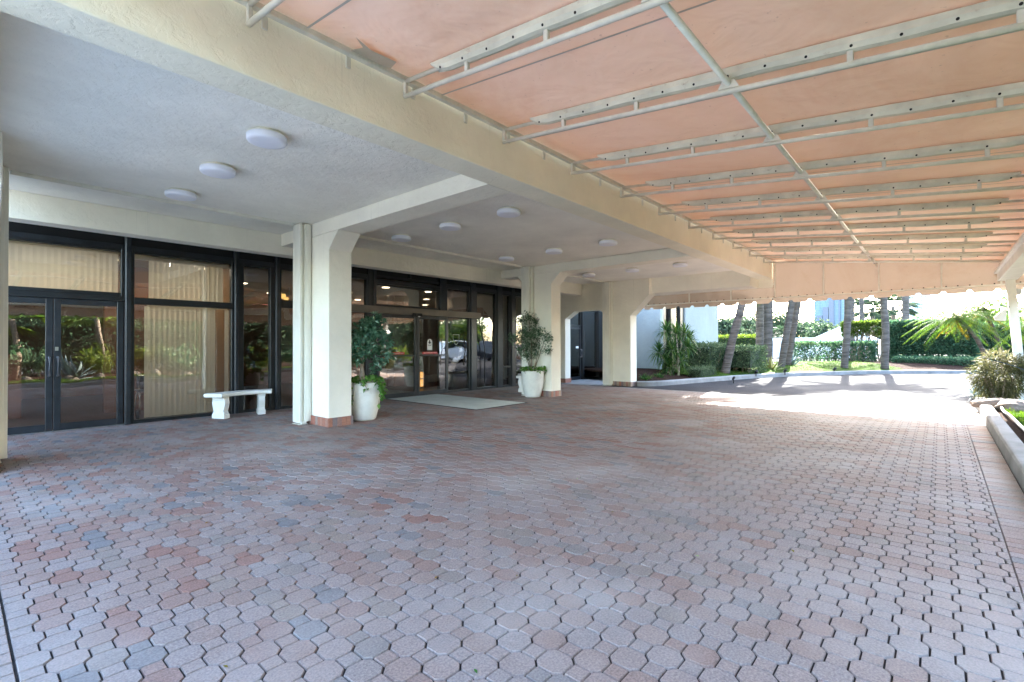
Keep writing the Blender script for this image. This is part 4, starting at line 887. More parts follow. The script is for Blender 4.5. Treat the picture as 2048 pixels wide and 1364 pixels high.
def fronds(mb, c, n_, L, leaf, W, rise=(0.9, -0.3), pairs=26, T=None, sag=1.0, mi=0, spread=2*PI, a0=0.0, rach=None, tmin=0.0, tmax=1.0):
    for k in range(n_):
        a = a0+spread*(k+RNG.random()*0.6)/n_; e = rise[0]+(rise[1]-rise[0])*((k*0.618) % 1.0)+RNG.normal()*0.1; ln = L*RNG.uniform(.85, 1.1)
        d = np.array([math.cos(a)*math.cos(e), math.sin(a)*math.cos(e), math.sin(e)]); side = np.array([-math.sin(a), math.cos(a), 0])
        s = np.linspace(0.0, 1, pairs+1)
        pts = np.array(c)+np.outer(s*ln, d)-np.outer(sag*0.55*ln*s**2.2, [0, 0, 1])
        if rach is not None: rach.tube(pts[::4].tolist()+[pts[-1].tolist()], [0.014*(1-q*0.8) for q in np.linspace(0, 1, len(pts[::4])+1)], 4)
        tan = np.gradient(pts, axis=0); tan /= np.linalg.norm(tan, axis=1, keepdims=True)
        i = np.arange(2, pairs+1); lf = leaf*np.sin(np.clip(0.18+s[i]*0.84, 0, 1)*PI)**0.6
        for sg in (-1, 1):
            D = tan[i]*0.62+side*sg*0.8+np.array([0, 0, -0.22])+RNG.normal(size=(len(i), 3))*0.06
            tt = np.full(len(i), tmin+(tmax-tmin)*RNG.random())*0.6+RNG.random(len(i))*0.4*(tmax-tmin)+0.0
            mb.leaves(pts[i], D, lf*RNG.uniform(.85, 1.1, len(i)), W, np.clip(tt, 0, 1), fold=0.05, up=np.tile([0, 0, 1.0], (len(i), 1)), mi=mi, droop=0.18)
def palm(path, rad, label, crown=True, L=2.2, n_=16, cat='palm', m='palm', W=0.075, leaf=0.62, shaft=None, group='palms along the drive', pairs=28):
    t = thing('palm_tree', path[0], label, cat, group)
    pts = smooth_path3(path); n = len(pts); rr = [rad[0]+(rad[1]-rad[0])*(i/(n-1))**0.8+0.008*math.sin(i*2.1) for i in range(n)]; rr[0] *= 1.25
    MB().tube(pts, rr, 14).build('trunk', 'bark', t, smooth=True)
    if shaft: MB().tube([pts[-1], (pts[-1][0], pts[-1][1], pts[-1][2]+shaft)], [rad[1]*0.95, rad[1]*0.6], 12).build('crownshaft', mat('green_crownshaft', (.16, .30, .06), .4, .1, 6), t, smooth=True)
    if crown:
        mb = MB(); c = (pts[-1][0], pts[-1][1], pts[-1][2]+(shaft or 0)); ra = MB()
        fronds(mb, c, n_, L, leaf, W, (1.2, -0.35), pairs, rach=ra); mb.build('crown', m, t); ra.build('frond_stem', m, t)
    return t
def smooth_path3(p, n=5):
    out = []
    for i in range(len(p)-1):
        q = [np.array(p[max(0, min(len(p)-1, i+k))], float) for k in (-1, 0, 1, 2)]
        for k in range(n):
            s = k/n; out.append(tuple(0.5*((2*q[1])+(-q[0]+q[2])*s+(2*q[0]-5*q[1]+4*q[2]-q[3])*s*s+(-q[0]+3*q[1]-3*q[2]+q[3])*s**3)))
    out.append(tuple(map(float, p[-1]))); return out
def at(px, py, X): y, z = PX(px, py, X); return (X, y, z)
def fan_leaf_crown(mb, c, n_, R_, up=1.0, blades=14):
    for k in range(n_):
        a = 2*PI*k/n_+RNG.normal()*0.2; e = RNG.uniform(-0.5, 1.1); d = np.array([math.cos(a)*math.cos(e), math.sin(a)*math.cos(e), math.sin(e)]); o = np.array(c)+d*R_*0.5
        sd = np.array([-math.sin(a), math.cos(a), 0]); th = np.linspace(-1.25, 1.25, blades); D = np.outer(np.cos(th), d)+np.outer(np.sin(th), sd)+np.array([0, 0, -0.15])
        mb.leaves(np.tile(o, (blades, 1)), D, R_*0.55*RNG.uniform(.85, 1.1, blades), R_*0.085, np.clip(RNG.random(blades)*.5+RNG.random()*.5, 0, 1), fold=0.1, droop=0.15)
        mb.leaves(np.array([c]), np.array([d]), R_*0.5, 0.03)

# ---- palms along the far kerb
BZ = 0.12
def trunk_line(px0, py0, px1, py1, X0, lean=0.0, ztop=5.2, mid=0.0):
    """base and direction of a trunk seen at two pixels, continued up to its crown"""
    b = at(px0, py0, X0); q = at(px1, py1, X0+lean); k = (ztop-b[2])/(q[2]-b[2])
    b = (b[0], b[1], BZ)
    top = (b[0]+(q[0]-b[0])*k*0.86, b[1]+(q[1]-b[1])*k*0.86, ztop)
    return [b, (b[0]+(q[0]-b[0])*.5+mid, b[1]+(q[1]-b[1])*.5+mid, b[2]+(q[2]-b[2])*.5), q, top]
palm(trunk_line(1449, 745, 1484, 608, 20.5, ztop=5.0, mid=0.05), (.17, .135), 'grey palm trunk leaning right between two clipped hedges', L=2.0, n_=14)
palm(trunk_line(1536, 735, 1537, 603, 24.8, ztop=5.6), (.20, .17), 'thickest upright palm trunk standing just left of the variegated agave', L=2.2)
palm(trunk_line(1561, 734, 1583, 605, 25.2, ztop=5.4), (.16, .13), 'leaning palm trunk rising behind the blue agave, left of a close pair', L=2.1)
palm(trunk_line(1573, 730, 1596, 605, 26.2, ztop=5.9), (.15, .12), 'brown leaning palm trunk, right of a close pair behind the blue agave', L=2.1)
palm(trunk_line(1688, 737, 1696, 598, 27.6, ztop=5.3, mid=-.04), (.15, .135), 'palm trunk on the lawn in front of the white tent', L=2.0)
palm(trunk_line(1769, 738, 1767, 593, 28.8, ztop=5.6, mid=-.07), (.155, .14), 'pale based palm trunk at the left end of the low hedge', L=2.0)
palm(trunk_line(1520, 720, 1519, 612, 33, ztop=4.15), (.24, .20), 'slim royal palm with a green crownshaft behind the clipped hedge', L=2.4, shaft=1.1)
palm(trunk_line(1527, 720, 1525, 612, 36, ztop=6.3), (.16, .14), 'pale thin palm trunk squeezed between two thicker trunks', L=2.2)
palm(trunk_line(1705, 700, 1704, 600, 40, ztop=8), (.15, .13), 'thin far palm trunk just right of the palm in front of the tent', L=2.2)
palm(trunk_line(1725, 690, 1723, 598, 46, ztop=8), (.17, .14), 'thin far palm trunk behind the pruned hedge gap', L=2.2)
palm(trunk_line(1811, 690, 1811, 596, 46, ztop=8.5), (.24, .2), 'far palm trunk beside the pale blue tower', L=2.3)
for px_, py_, X_, R_, lb in ((1745, 616, 52, 1.9, 'small fan palm behind the tall hedge, right of the thin far trunk'), (1786, 612, 56, 2.1, 'far fan palm with an old skirt of fronds above the tall hedge'), (1560, 672, 60, 1.6, 'low fan palm among the far trees between the palm trunks')):
    c = at(px_, py_, X_); t = thing('fan_palm', (c[0], c[1], 0), lb, 'palm', 'fan palms in the distance'); MB().tube([(c[0], c[1], 0), c], .16, 8).build('trunk', 'bark2', t, smooth=True)
    mb = MB(); fan_leaf_crown(mb, c, 22, R_); mb.build('crown', 'fartree', t)
# ---- hedges
ya = PX(1437, 700, 20.2)[0]
hedge('clipped_hedge', 19.7, 22.0, 6.75, 7.95, .08, 1.36, 5200, .085, .045, 'hedge', 'square clipped hedge behind the spiky dracaena against the pale wing')
hedge('clipped_hedge', 21.2, 23.2, 5.65, 7.15, .08, 1.24, 5600, .085, .045, 'hedge', 'square clipped hedge between the leaning palm and the thick palm', gap=0.25)
hedge('low_hedge', 17.9, 19.5, 6.50, 7.05, .08, .50, 2600, .05, .028, 'hedge', 'knee high hedge along the kerb in front of the leaning palm', gap=0.15)
y0_, z1_ = PX(1520, 671, 40); y1_, _ = PX(1436, 671, 40)
hedge('clipped_hedge', 40, 42, y0_, y1_+1.5, .05, z1_, 5200, .15, .09, 'hedgebright', 'far sunlit hedge seen behind the first two palms')
hedge('loose_hedge', 33.0, 34.5, PX(1745, 700, 33)[0], PX(1577, 700, 33)[0], .1, PX(1600, 686, 33)[1], 7500, .15, .085, 'hedge2', 'open leafy hedge between the blue agave and the bare palm', gap=0.55, core=False)
hedge('tall_hedge', 34.8, 36.3, PX(1955, 700, 35)[0], PX(1778, 700, 35)[0], .1, PX(1830, 644, 35)[1], 14000, .16, .09, 'hedge2', 'tall dark ficus hedge on the right behind the feathery palms')
hedge('pruned_hedge', 35.2, 36.3, PX(1777, 660, 35)[0], PX(1683, 660, 35)[0], PX(1720, 672, 35)[1], PX(1720, 645, 35)[1], 4600, .15, .08, 'hedgebright', 'bright topped ficus hedge with bare twisting stems beside the tall hedge', gap=.2, core=False)
t = MB(); 
for k in range(16):
    y = random.uniform(PX(1777, 660, 35)[0], PX(1690, 660, 35)[0]); t.tube([(35.7, y, .1), (35.7, y+random.uniform(-.2, .2), .8), (35.6+random.uniform(-.3, .3), y+random.uniform(-.5, .5), 2.3)], [.05, .04, .02], 5)
tw = [o for o in bpy.data.objects if o.name.startswith('pruned_hedge')][0]; t.build('stem', 'bark2', tw)
hedge('low_hedge', 32.0, 33.2, PX(1958, 725, 32)[0], PX(1787, 725, 32)[0], .1, PX(1850, 717, 32)[1], 4200, .11, .06, 'hedge2', 'long low hedge along the far kerb on the right')
hedge('low_hedge', 36.8, 38.4, PX(2060, 725, 37)[0], PX(1955, 725, 37)[0], .1, 2.4, 5000, .16, .09, 'hedge2', 'leafy shrubs at the right edge behind the post')

# ---- spiky plants
def rosette(mb, c, n_, L, W, rise=(1.3, -0.2), droop=0.25, T=(0, 1), fold=0.25, ax=None):
    for k in range(n_):
        a = k*2.39996+RNG.random()*0.3; e = rise[0]+(rise[1]-rise[0])*(k/n_)+RNG.normal()*0.08; d = np.array([math.cos(a)*math.cos(e), math.sin(a)*math.cos(e), math.sin(e)])
        if ax is not None: d = d+np.array(ax)*0.4
        ln = L*RNG.uniform(.8, 1.1); p = np.array(c); t_ = T[0]+(T[1]-T[0])*RNG.random(); d2 = d+np.array([0, 0, -droop])
        mb.leaves(np.array([p]), np.array([d]), ln*0.75, W, np.array([t_]), fold=fold, up=np.array([[0, 0, 1.0]]))
        mb.leaves(np.array([p+d*ln*0.33]), np.array([d2]), ln*0.72, W*0.85, np.array([t_]), fold=fold, up=np.array([[0, 0, 1.0]]), droop=droop*0.5)
def thick_rosette(mb, c, n_, L, W, rise, T=(0, 1), edge=None):
    # agave: channelled, pointed, arching leaves with thickness
    for k in range(n_):
        a = k*2.39996; e = rise[0]+(rise[1]-rise[0])*(k/n_)+RNG.normal()*0.06; ln = L*RNG.uniform(.85, 1.1); s = np.linspace(0, 1, 8)
        d = np.array([math.cos(a)*math.cos(e), math.sin(a)*math.cos(e), math.sin(e)]); sd = np.array([-math.sin(a), math.cos(a), 0]); up = np.cross(d, sd)*-1
        pts = np.array(c)+np.outer(s*ln, d)+np.outer(-0.22*ln*s**2*math.cos(e)*RNG.uniform(-.4, 1.2), [0, 0, 1]); w = W*np.array([.55, .8, 1, 1, .85, .6, .32, .02])
        vs = []; fs = []
        for p, q in zip(pts, w): vs += [p+sd*q*.5+up*q*.16, p, p-sd*q*.5+up*q*.16, p-up*q*.12]
        for i in range(7):
            for j in range(4): fs.append((i*4+j, i*4+(j+1) % 4, (i+1)*4+(j+1) % 4, (i+1)*4+j))
        if mb.t is None: mb.t = []
        mb.t += [0.3]*(len(mb.f)-len(mb.t)); mb.add(vs, fs)
        tt = T[0]+(T[1]-T[0])*RNG.random(); mb.t += ([min(1, tt)]*28 if edge is None else [edge if j in (1, 2) else tt for i in range(7) for j in (0, 1, 2, 3)])
dr_ = thing('dracaena', (17.9, 7.55, .1), 'tall spiky dracaena with bare stems beside the last column', 'dracaena')
st = MB(); lv = MB()
for px_, py_, X_, n_, L_ in ((1352, 668, 18.0, 44, .62), (1332, 662, 18.2, 40, .60), (1370, 668, 18.4, 40, .58), (1318, 705, 17.7, 44, .60), (1345, 700, 17.8, 46, .62), (1375, 695, 18.3, 40, .58), (1340, 735, 17.7, 42, .58), (1362, 722, 18.0, 40, .58), (1380, 678, 18.8, 36, .5), (1330, 722, 17.8, 36, .52)):
    c = at(px_, py_, X_); b = (17.75+random.uniform(-.12, .25), 7.5+random.uniform(-.2, .25), .08)
    st.tube([b, ((b[0]+c[0])/2+.03, (b[1]+c[1])/2+random.uniform(-.06, .06), (b[2]+c[2])*.5), c], [.035, .028, .018], 7); rosette(lv, c, int(n_*1.5), L_, .046, (1.4, -.8), .35)
st.build('stem', mat('pale_cane', (.42, .37, .31), .8, .2, 14), dr_, smooth=True); lv.build('foliage', 'dracaena', dr_)
for (a_, b_, lb) in ((15.75, 7.58, 'small strappy ground plant at the foot of the last column'), (16.55, 7.45, 'small strappy ground plant nearer the kerb end')):
    lv = MB()
    for k in range(5): rosette(lv, (a_+RNG.normal()*.10, b_+RNG.normal()*.10, .10), 22, .30, .028, (1.4, .1), .3)
    o = lv.build('strappy_plant', 'dracaena'); tag(o, lb, 'plant')
ag = MB(); c = at(1577, 737, 26.6); thick_rosette(ag, (c[0], c[1], .13), 22, 1.05, .17, (1.4, .15)); tag(ag.build('agave', 'agave', smooth=True), 'large blue grey agave at the foot of the leaning palm pair', 'agave')
ag = MB(); c = at(1541, 741, 24.0); thick_rosette(ag, (c[0], c[1], .12), 22, .80, .10, (1.3, .1), (0.2, .7), edge=1.0); tag(ag.build('agave', 'agaveyellow', smooth=True), 'yellow edged agave on the lawn edge left of the blue agave', 'agave')
lf = MB(); s = np.linspace(0, 1, 10); vs = []; fs = []
pa, pb = np.array(at(1964, 720, 9.6)), np.array(at(2110, 764, 8.6))
for q in s:
    p = pb+(pa-pb)*q+np.array([0, 0, .05*math.sin(q*PI*.8)]); w = .055*(1-q)**.6+.004; sd = np.array([.5, .5, .35])*w; vs += [p+sd*.5, p-np.array([0, 0, w*.25]), p-sd*.5, p+np.array([0, 0, .004])]
for i in range(9):
    for j in range(4): fs.append((i*4+j, i*4+(j+1) % 4, (i+1)*4+(j+1) % 4, (i+1)*4+j))
lf.add(vs, fs); lf.t = [.5]*len(lf.f)
for k in range(5):
    a = -2.6+k*.6; d = np.array([math.cos(a)*.7, math.sin(a)*.7, .55]); p0 = pb+np.array([.0, -.05, -.1]); lf.leaves(np.array([p0]), np.array([d]), 1.1, .12, np.array([.4]), fold=.2, droop=.1)
lf.leaves(np.array([[pb[0], pb[1], .1]]), np.array([[0, 0, 1.0]]), pb[2]+.1, .12, np.array([.3]))
tag(lf.build('agave', 'blueleaf', smooth=True), 'dark blue sword shaped leaf reaching in at the right edge', 'agave')

# ---- right hand bed: variegated bush, boulders, pot, hose, feathery palms
vb = thing('variegated_bush', (15.0, -1.42, .1), 'pale variegated bush of narrow leaves by the white post', 'bush')
mb = MB(); n_ = 3400; bc = np.array(at(1998, 746, 15.0)); P = []
for c, r in (((0, 0, 0), .50), ((.1, .28, -.05), .36), ((-.1, -.3, -.02), .38), ((0, .05, .30), .36), ((0, .15, -.35), .36), ((.1, -.3, .22), .28), ((0, -.15, -.42), .30)): P.append(blob_pts(520, bc+np.array(c)*.82, (r*.78, r*.78, r*.72), .45))
P = np.vstack(P); D = (P-bc)*1.6+RNG.normal(size=P.shape)*.5+np.array([0, 0, .1]); mb.leaves(P, D, RNG.uniform(.10, .20, len(P)), RNG.uniform(.014, .024, len(P)), np.clip(RNG.random(len(P))*.75+.25*(P[:, 2] > bc[2]+.2), 0, 1), droop=.3, fold=.1); mb.build('foliage', 'varieg', vb)
mb = MB()
for k in range(9): a = random.random()*6.3; mb.tube([(bc[0]+.1*math.cos(a), bc[1]+.1*math.sin(a), .08), (bc[0]+.25*math.cos(a), bc[1]+.25*math.sin(a), bc[2]-.1)], [.018, .008], 6)
mb.build('stem', 'bark2', vb)
lv = MB(); c = at(1962, 795, 15.6)
for k in range(4): rosette(lv, (c[0]+RNG.normal()*.15, c[1]+RNG.normal()*.1, .12), 24, .38, .026, (1.3, .1), .35, (.3, 1))
tag(lv.build('strappy_plant', 'agave'), 'grey green strappy plant at the kerb bend under the variegated bush', 'plant')
def boulder(c, r, label, m='rock'):
    import bmesh
    bm = bmesh.new(); bmesh.ops.create_icosphere(bm, subdivisions=3, radius=1.0); ph = random.random()*9
    for v in bm.verts:
        q = v.co; k = 1+.14*math.sin(q.x*3+ph)+.12*math.sin(q.y*4+ph*2)+.07*math.sin(q.z*7+q.x*5+ph)
        v.co = Vector((q.x*r[0]*k, q.y*r[1]*k, max(-.4, q.z)*r[2]*k))
    me = bpy.data.meshes.new('boulder'); bm.to_mesh(me); bm.free(); me.materials.append(MT[m]); me.polygons.foreach_set('use_smooth', [True]*len(me.polygons))
    o = bpy.data.objects.new('boulder', me); COL.objects.link(o); o.location = c; tag(o, label, 'boulder', 'boulders edging the planting bed'); return o
MT['rock2'] = mat('dark_boulder', (0.10, 0.085, 0.07), .9, .25, 5, spec=.05)
c = at(1990, 803, 13.6); boulder((c[0], c[1], .14), (.22, .36, .15), 'grey brown boulder behind the kerb bend under the variegated bush')
c = at(2034, 800, 13.0); boulder((c[0], c[1], .14), (.22, .30, .15), 'reddish boulder at the right edge of the lawn')
for k in range(8): boulder((1.0+k*.95+random.uniform(-.15, .15), -3.5+random.uniform(-.1, .1), .12), (.22, .2, .16), 'rounded boulder in the row across the drive reflected in the doors', 'rock2')
c = at(2022, 790, 14.3)
pb_ = thing('garden_pot', (c[0], c[1], .1), 'low black pot with a white rim beside the variegated bush', 'pot')
MB().lathe([(.11, .02), (.17, .17), (.18, .19), (.15, .19)], (c[0], c[1], 0), 24).build('bowl', 'black', pb_, smooth=True)
MB().lathe([(.18, .191), (.192, .196), (.192, .208), (.172, .21)], (c[0], c[1], 0), 24).build('rim', 'white', pb_, smooth=True)
tag(MB().tube([(x, -.86+.015*math.sin(x*1.7), .165+.012*math.sin(x*2.9)) for x in np.linspace(3, 13.2, 60)], .024, 8).build('garden_hose', 'hose', smooth=True), 'grey hose lying along the back of the near kerb', 'hose')
def feather_palm(base, mid, top, label, n_, L):
    t = thing('feathery_palm', base, label, 'palm', 'feathery palms by the post')
    p = smooth_path3([base, mid, top]); MB().tube(p, [.065-.02*i/len(p) for i in range(len(p))], 10).build('trunk', 'bark', t, smooth=True)
    mb = MB(); fronds(mb, top, int(n_*2.4), L*1.05, .25, .0095, (1.5, -.35), 52, sag=.9); fronds(mb, (top[0], top[1], top[2]-.04), 5, L*.55, .17, .013, (-.45, -1.0), 32, sag=.5, mi=1); mb.build('crown', ['palm', 'palmold'], t)
feather_palm((21.3, PX(1990, 700, 21.3)[0], .1), at(1955, 680, 20.9), at(1911, 634, 20.4), 'feathery palm with a long curved trunk and yellow lower fronds, left of a pair', 30, 1.28)
feather_palm((22.3, PX(2020, 700, 22.3)[0], .1), at(1993, 672, 22.0), at(1966, 617, 21.6), 'feathery palm with a bent trunk nearest the white post', 28, 1.25)
feather_palm((20.0, PX(2085, 700, 20.0)[0], .1), (20.0, PX(2085, 690, 20.0)[0], 1.2), (20.0, PX(2080, 660, 20.0)[0], 2.0), 'feathery palm crown poking in at the right edge behind the post', 24, 1.15)
# garden spot lights
for k, (px_, py_, X_, lb) in enumerate(((1512, 752, 21.2, 'small dark garden spot light by the clipped hedge corner'), (1570, 750, 23.0, 'small black garden spot light in the lawn below the blue agave'), (1669, 745, 25.9, 'small black garden spot light at the foot of the tent palm'), (1467, 768, 17.9, 'small black drain light set in the kerb face'))):
    c = at(px_, py_, X_); z = .13 if k < 3 else .06; s_ = .055 if k < 3 else .04
    t = thing('garden_light', (c[0], c[1], z), lb, 'spot light', 'garden spot lights')
    MB().tube([(c[0], c[1], z-.05), (c[0], c[1], z+.09)], .02, 6).build('stake', 'black', t); MB().tube([(c[0]+.08, c[1]+.05, z+.08), (c[0]-.08, c[1]-.05, z+.16)], [s_*.8, s_], 10).build('head', 'black', t, smooth=True)

# ------------------------------------------------------------------ distance
y0_, zt_ = PX(1548, 676, 58); y1_, _ = PX(1660, 676, 58)
t = thing('boundary_wall', (58, (y0_+y1_)/2, 0), 'low white wall seen between the palm trunks', 'wall'); MB().box((58, y1_-3, 0), (58.4, y0_+3, zt_-.35)).build('panel', 'tent', t); MB().box((57.9, y1_-3, zt_-.349), (58.5, y0_+3, zt_)).build('coping', 'white', t)
c = at(1690, 655, 47); e = 2.2; zb_ = PX(1670, 681, 47)[1]
t = thing('white_tent', (c[0], c[1], 0), 'white peaked tent behind the hedge and palm trunk', 'tent')
MB().add([(c[0]-e, c[1]-e, zb_), (c[0]+e, c[1]-e, zb_), (c[0]+e, c[1]+e, zb_), (c[0]-e, c[1]+e, zb_), (c[0], c[1], zb_+1.3)], [(0, 1, 4), (1, 2, 4), (2, 3, 4), (3, 0, 4)]).box((c[0]-e, c[1]-e, zb_-.22), (c[0]+e, c[1]-e+.02, zb_-.001)).box((c[0]-e, c[1]+e-.02, zb_-.22), (c[0]+e, c[1]+e, zb_-.001)).box((c[0]-e, c[1]-e+.021, zb_-.22), (c[0]-e+.02, c[1]+e-.021, zb_-.001)).build('roof', 'tent', t)
for sx in (-1, 1):
    for sy in (-1, 1): MB().tube([(c[0]+sx*(e-.06), c[1]+sy*(e-.06), 0), (c[0]+sx*(e-.06), c[1]+sy*(e-.06), zb_-.22)], .05, 6).build('leg', 'white', t)
def far_tree(px_, X_, top_py, w, label, m='fartree', n_=2300, trunk=True):
    y, z = PX(px_, top_py, X_); z *= 1.10; rz_ = max(1.5, (z-0.6)*0.44); c = np.array((X_, y, z-rz_))
    t = thing('broadleaf_tree', (X_, y, 0), label, 'tree', 'trees beyond the hedges')
    MB().tube([(X_, y, 0), (X_+.1, y+.1, c[2]*.6), (X_, y, c[2])], [.22, .17, .08], 7).tube([(X_, y, c[2]*.55), (X_+w*.3, y+w*.3, c[2]+.3)], [.1, .04], 5).tube([(X_, y, c[2]*.5), (X_-w*.3, y-w*.35, c[2]+.2)], [.1, .04], 5).build('trunk', 'bark2', t)
    mb = MB(); P = []
    for k in range(26):
        o = RNG.normal(size=3); o /= np.linalg.norm(o); cc = c+o*np.array((w*.62, w*.62, rz_*.72))*RNG.uniform(.3, 1.0); r = w*RNG.uniform(.22, .36); P.append(blob_pts(n_//26, cc, (r, r, r*.7), .4))
    P = np.vstack(P); mb.leaves(P, RNG.normal(size=P.shape)+np.array([0, 0, .4]), RNG.uniform(.25, .5, len(P)), RNG.uniform(.16, .3, len(P))); mb.build('crown', m, t)
for a_ in ((1452, 66, 640, 3.2, 'dark round tree at the left end of the far tree row, right of the wing'), (1490, 80, 624, 5.0, 'broad far tree seen between the leaning palm and the royal palm'), (1552, 76, 622, 4.4, 'tall far tree right of the thick palm trunk'), (1612, 84, 634, 4.0, 'round dark tree below the blue tower, right of the leaning pair'), (1640, 70, 645, 3.4, 'low tree before the blue tower, left of the tent'), (1745, 90, 636, 5.2, 'wide dark tree behind the small fan palm'), (1800, 84, 634, 4.4, 'dark tree crown above the tall hedge right of the last palm trunk'), (1660, 62, 652, 3.0, 'grey green bushy tree just left of the tent palm')): far_tree(*a_)
far_tree(1515, 95, 632, 5.5, 'far tree just left of the thick palm trunk'); far_tree(1470, 92, 630, 5, 'far tree close beside the wing corner'); far_tree(1575, 98, 628, 5.5, 'far tree filling the gap behind the leaning pair'); far_tree(1772, 88, 628, 5, 'dark tree behind the last palm trunk'); far_tree(1708, 80, 640, 4.5, 'dark tree between the two thin far trunks')
far_tree(1480, 115, 640, 9, 'hazy wide tree far behind the royal palm', n_=1800); far_tree(1590, 120, 644, 9, 'hazy wide tree far behind the leaning palm pair', n_=1800); far_tree(1720, 125, 646, 9, 'hazy wide tree far behind the thin palm trunks', n_=1800); far_tree(1990, 70, 600, 5, 'leafy tree behind the white post at the right edge'); far_tree(1900, 75, 640, 5, 'leafy tree behind the feathery palms')
def tower(px0, px1, X_, h, label, m, panels=()):
    y1, _ = PX(px0, 650, X_); y0, _ = PX(px1, 650, X_); t = thing('office_tower', (X_, (y0+y1)/2, 0), label, 'office tower', 'glass office towers in the distance')
    MB().box((X_, y0, 0), (X_+40, y1, h)).build('wall', m, t)
    mb = MB(); z = 4
    while z < h: mb.box((X_-.15, y0, z), (X_-.02, y1, z+.35)); z += 3.8
    y = y0
    while y < y1: mb.box((X_-.2, y, 0), (X_-.03, y+.3, h)); y += 3.2
    mb.build('mullion_grid', 'towergrid', t)
    for (a, b, hh) in panels:
        ya_, _ = PX(a, 650, X_); yb_, _ = PX(b, 650, X_); MB().box((X_-1.2, yb_, 0), (X_-.25, ya_, hh)).build('glass_bay', 'blueglass2', t)
def zat(py, X_): return PX(1650, py, X_)[1]
tower(1629, 1694, 420, zat(560, 420), 'stepped blue glass tower seen between the palm trunks', 'blueglass', ((1635, 1645, zat(631, 418)), (1646.5, 1657, zat(614, 418)), (1658.5, 1668.5, zat(590, 418)), (1678, 1681, zat(596, 418))))
tower(1816, 1862, 600, zat(565, 600), 'pale blue glass tower behind the feathery palms', 'house')

# ------------------------------------------------------------------ across the drive (reflected in the glass)
hs = thing('neighbour_house', (20, -23, 0), 'pale blue house with a red tile roof across the drive', 'house')
MB().box((14, -26, 0), (27, -20, 3.6)).build('wall', 'house', hs); MB().add([(13.5, -19.4, 3.5), (27.5, -19.4, 3.5), (27.5, -26.5, 3.5), (13.5, -26.5, 3.5), (16, -23, 5.0), (25, -23, 5.0)], [(0, 1, 5, 4), (1, 2, 5), (2, 3, 4, 5), (3, 0, 4), (3, 2, 1, 0)]).build('roof', 'roof', hs)
for x in (15, 18, 21, 24): MB().box((x, -20.0, .9), (x+1.6, -19.96, 2.4)).build('window', 'carglass', hs)
hedge('tall_hedge', -9, 11.5, -8.2, -7.2, .08, 2.3, 9000, .2, .10, 'hedge2', 'tall dark hedge across the drive reflected in the double doors', noise=.2)
hedge('tall_hedge', -9, 12.5, -13.5, -12.2, .0, 4.6, 8000, .35, .18, 'hedge', 'highest hedge at the back of the bed across the drive', noise=.3)
hedge('tall_hedge', 13, 36, -15.2, -13.8, .0, 3.7, 9000, .35, .18, 'hedge', 'long green hedge behind the parked cars across the drive', noise=.3)
hl = ('leafy green shrub with broad leaves', 'croton shrub with red and orange leaves', 'spreading yellow green shrub'); hm = ('hedge2', 'croton', 'hedgebright')
spots = [(0.6, -4.6, 0), (2.2, -5.0, 0), (3.9, -4.6, 2), (5.6, -5.0, 2), (7.2, -4.7, 0), (8.8, -5.0, 1), (10.4, -4.5, 2), (12.0, -5.0, 0), (13.8, -4.4, 2), (15.8, -4.0, 0), (17.8, -4.0, 2), (-1.2, -4.8, 0)]
wh = ['opposite the left door leaf', 'opposite the right door leaf', 'opposite the blinds, nearer the door', 'opposite the blinds, farther from the door', 'opposite the narrow dark window', 'opposite the nearest column', 'opposite the nearest planter', 'opposite the left sliding door', 'opposite the right sliding door', 'near the bend of the kerb', 'at the bend of the kerb', 'far left across the drive']
for (x, y, k), wz in zip(spots, wh):
    P = np.vstack([blob_pts(150, (x+RNG.normal()*.35, y+RNG.normal()*.3, .55+RNG.random()*.5), (.45, .45, .4), .4) for _ in range(5)]); mb = MB(); mb.leaves(P, RNG.normal(size=P.shape)+np.array([0, 0, .3]), RNG.uniform(.14, .26, len(P)), RNG.uniform(.05, .09, len(P)), droop=.2)
    o = mb.build('shrub', hm[k]); tag(o, hl[k]+' across the drive, '+wz, 'shrub')
for (x, y, h, lb) in ((1.6, -6.2, 2.4, 'fan palm across the drive reflected in the left door leaf'), (4.2, -6.6, 2.8, 'fan palm across the drive reflected in the big window'), (0.0, -5.6, 1.8, 'short fan palm across the drive at the far left')):
    t = thing('fan_palm', (x, y, .08), lb, 'palm', 'fan palms across the drive'); MB().tube([(x, y, .08), (x+.1, y, h*.5), (x, y, h)], .09, 8).build('trunk', 'bark2', t, smooth=True); mb = MB(); fan_leaf_crown(mb, (x, y, h), 20, 1.5, blades=18); mb.build('crown', 'palm', t)
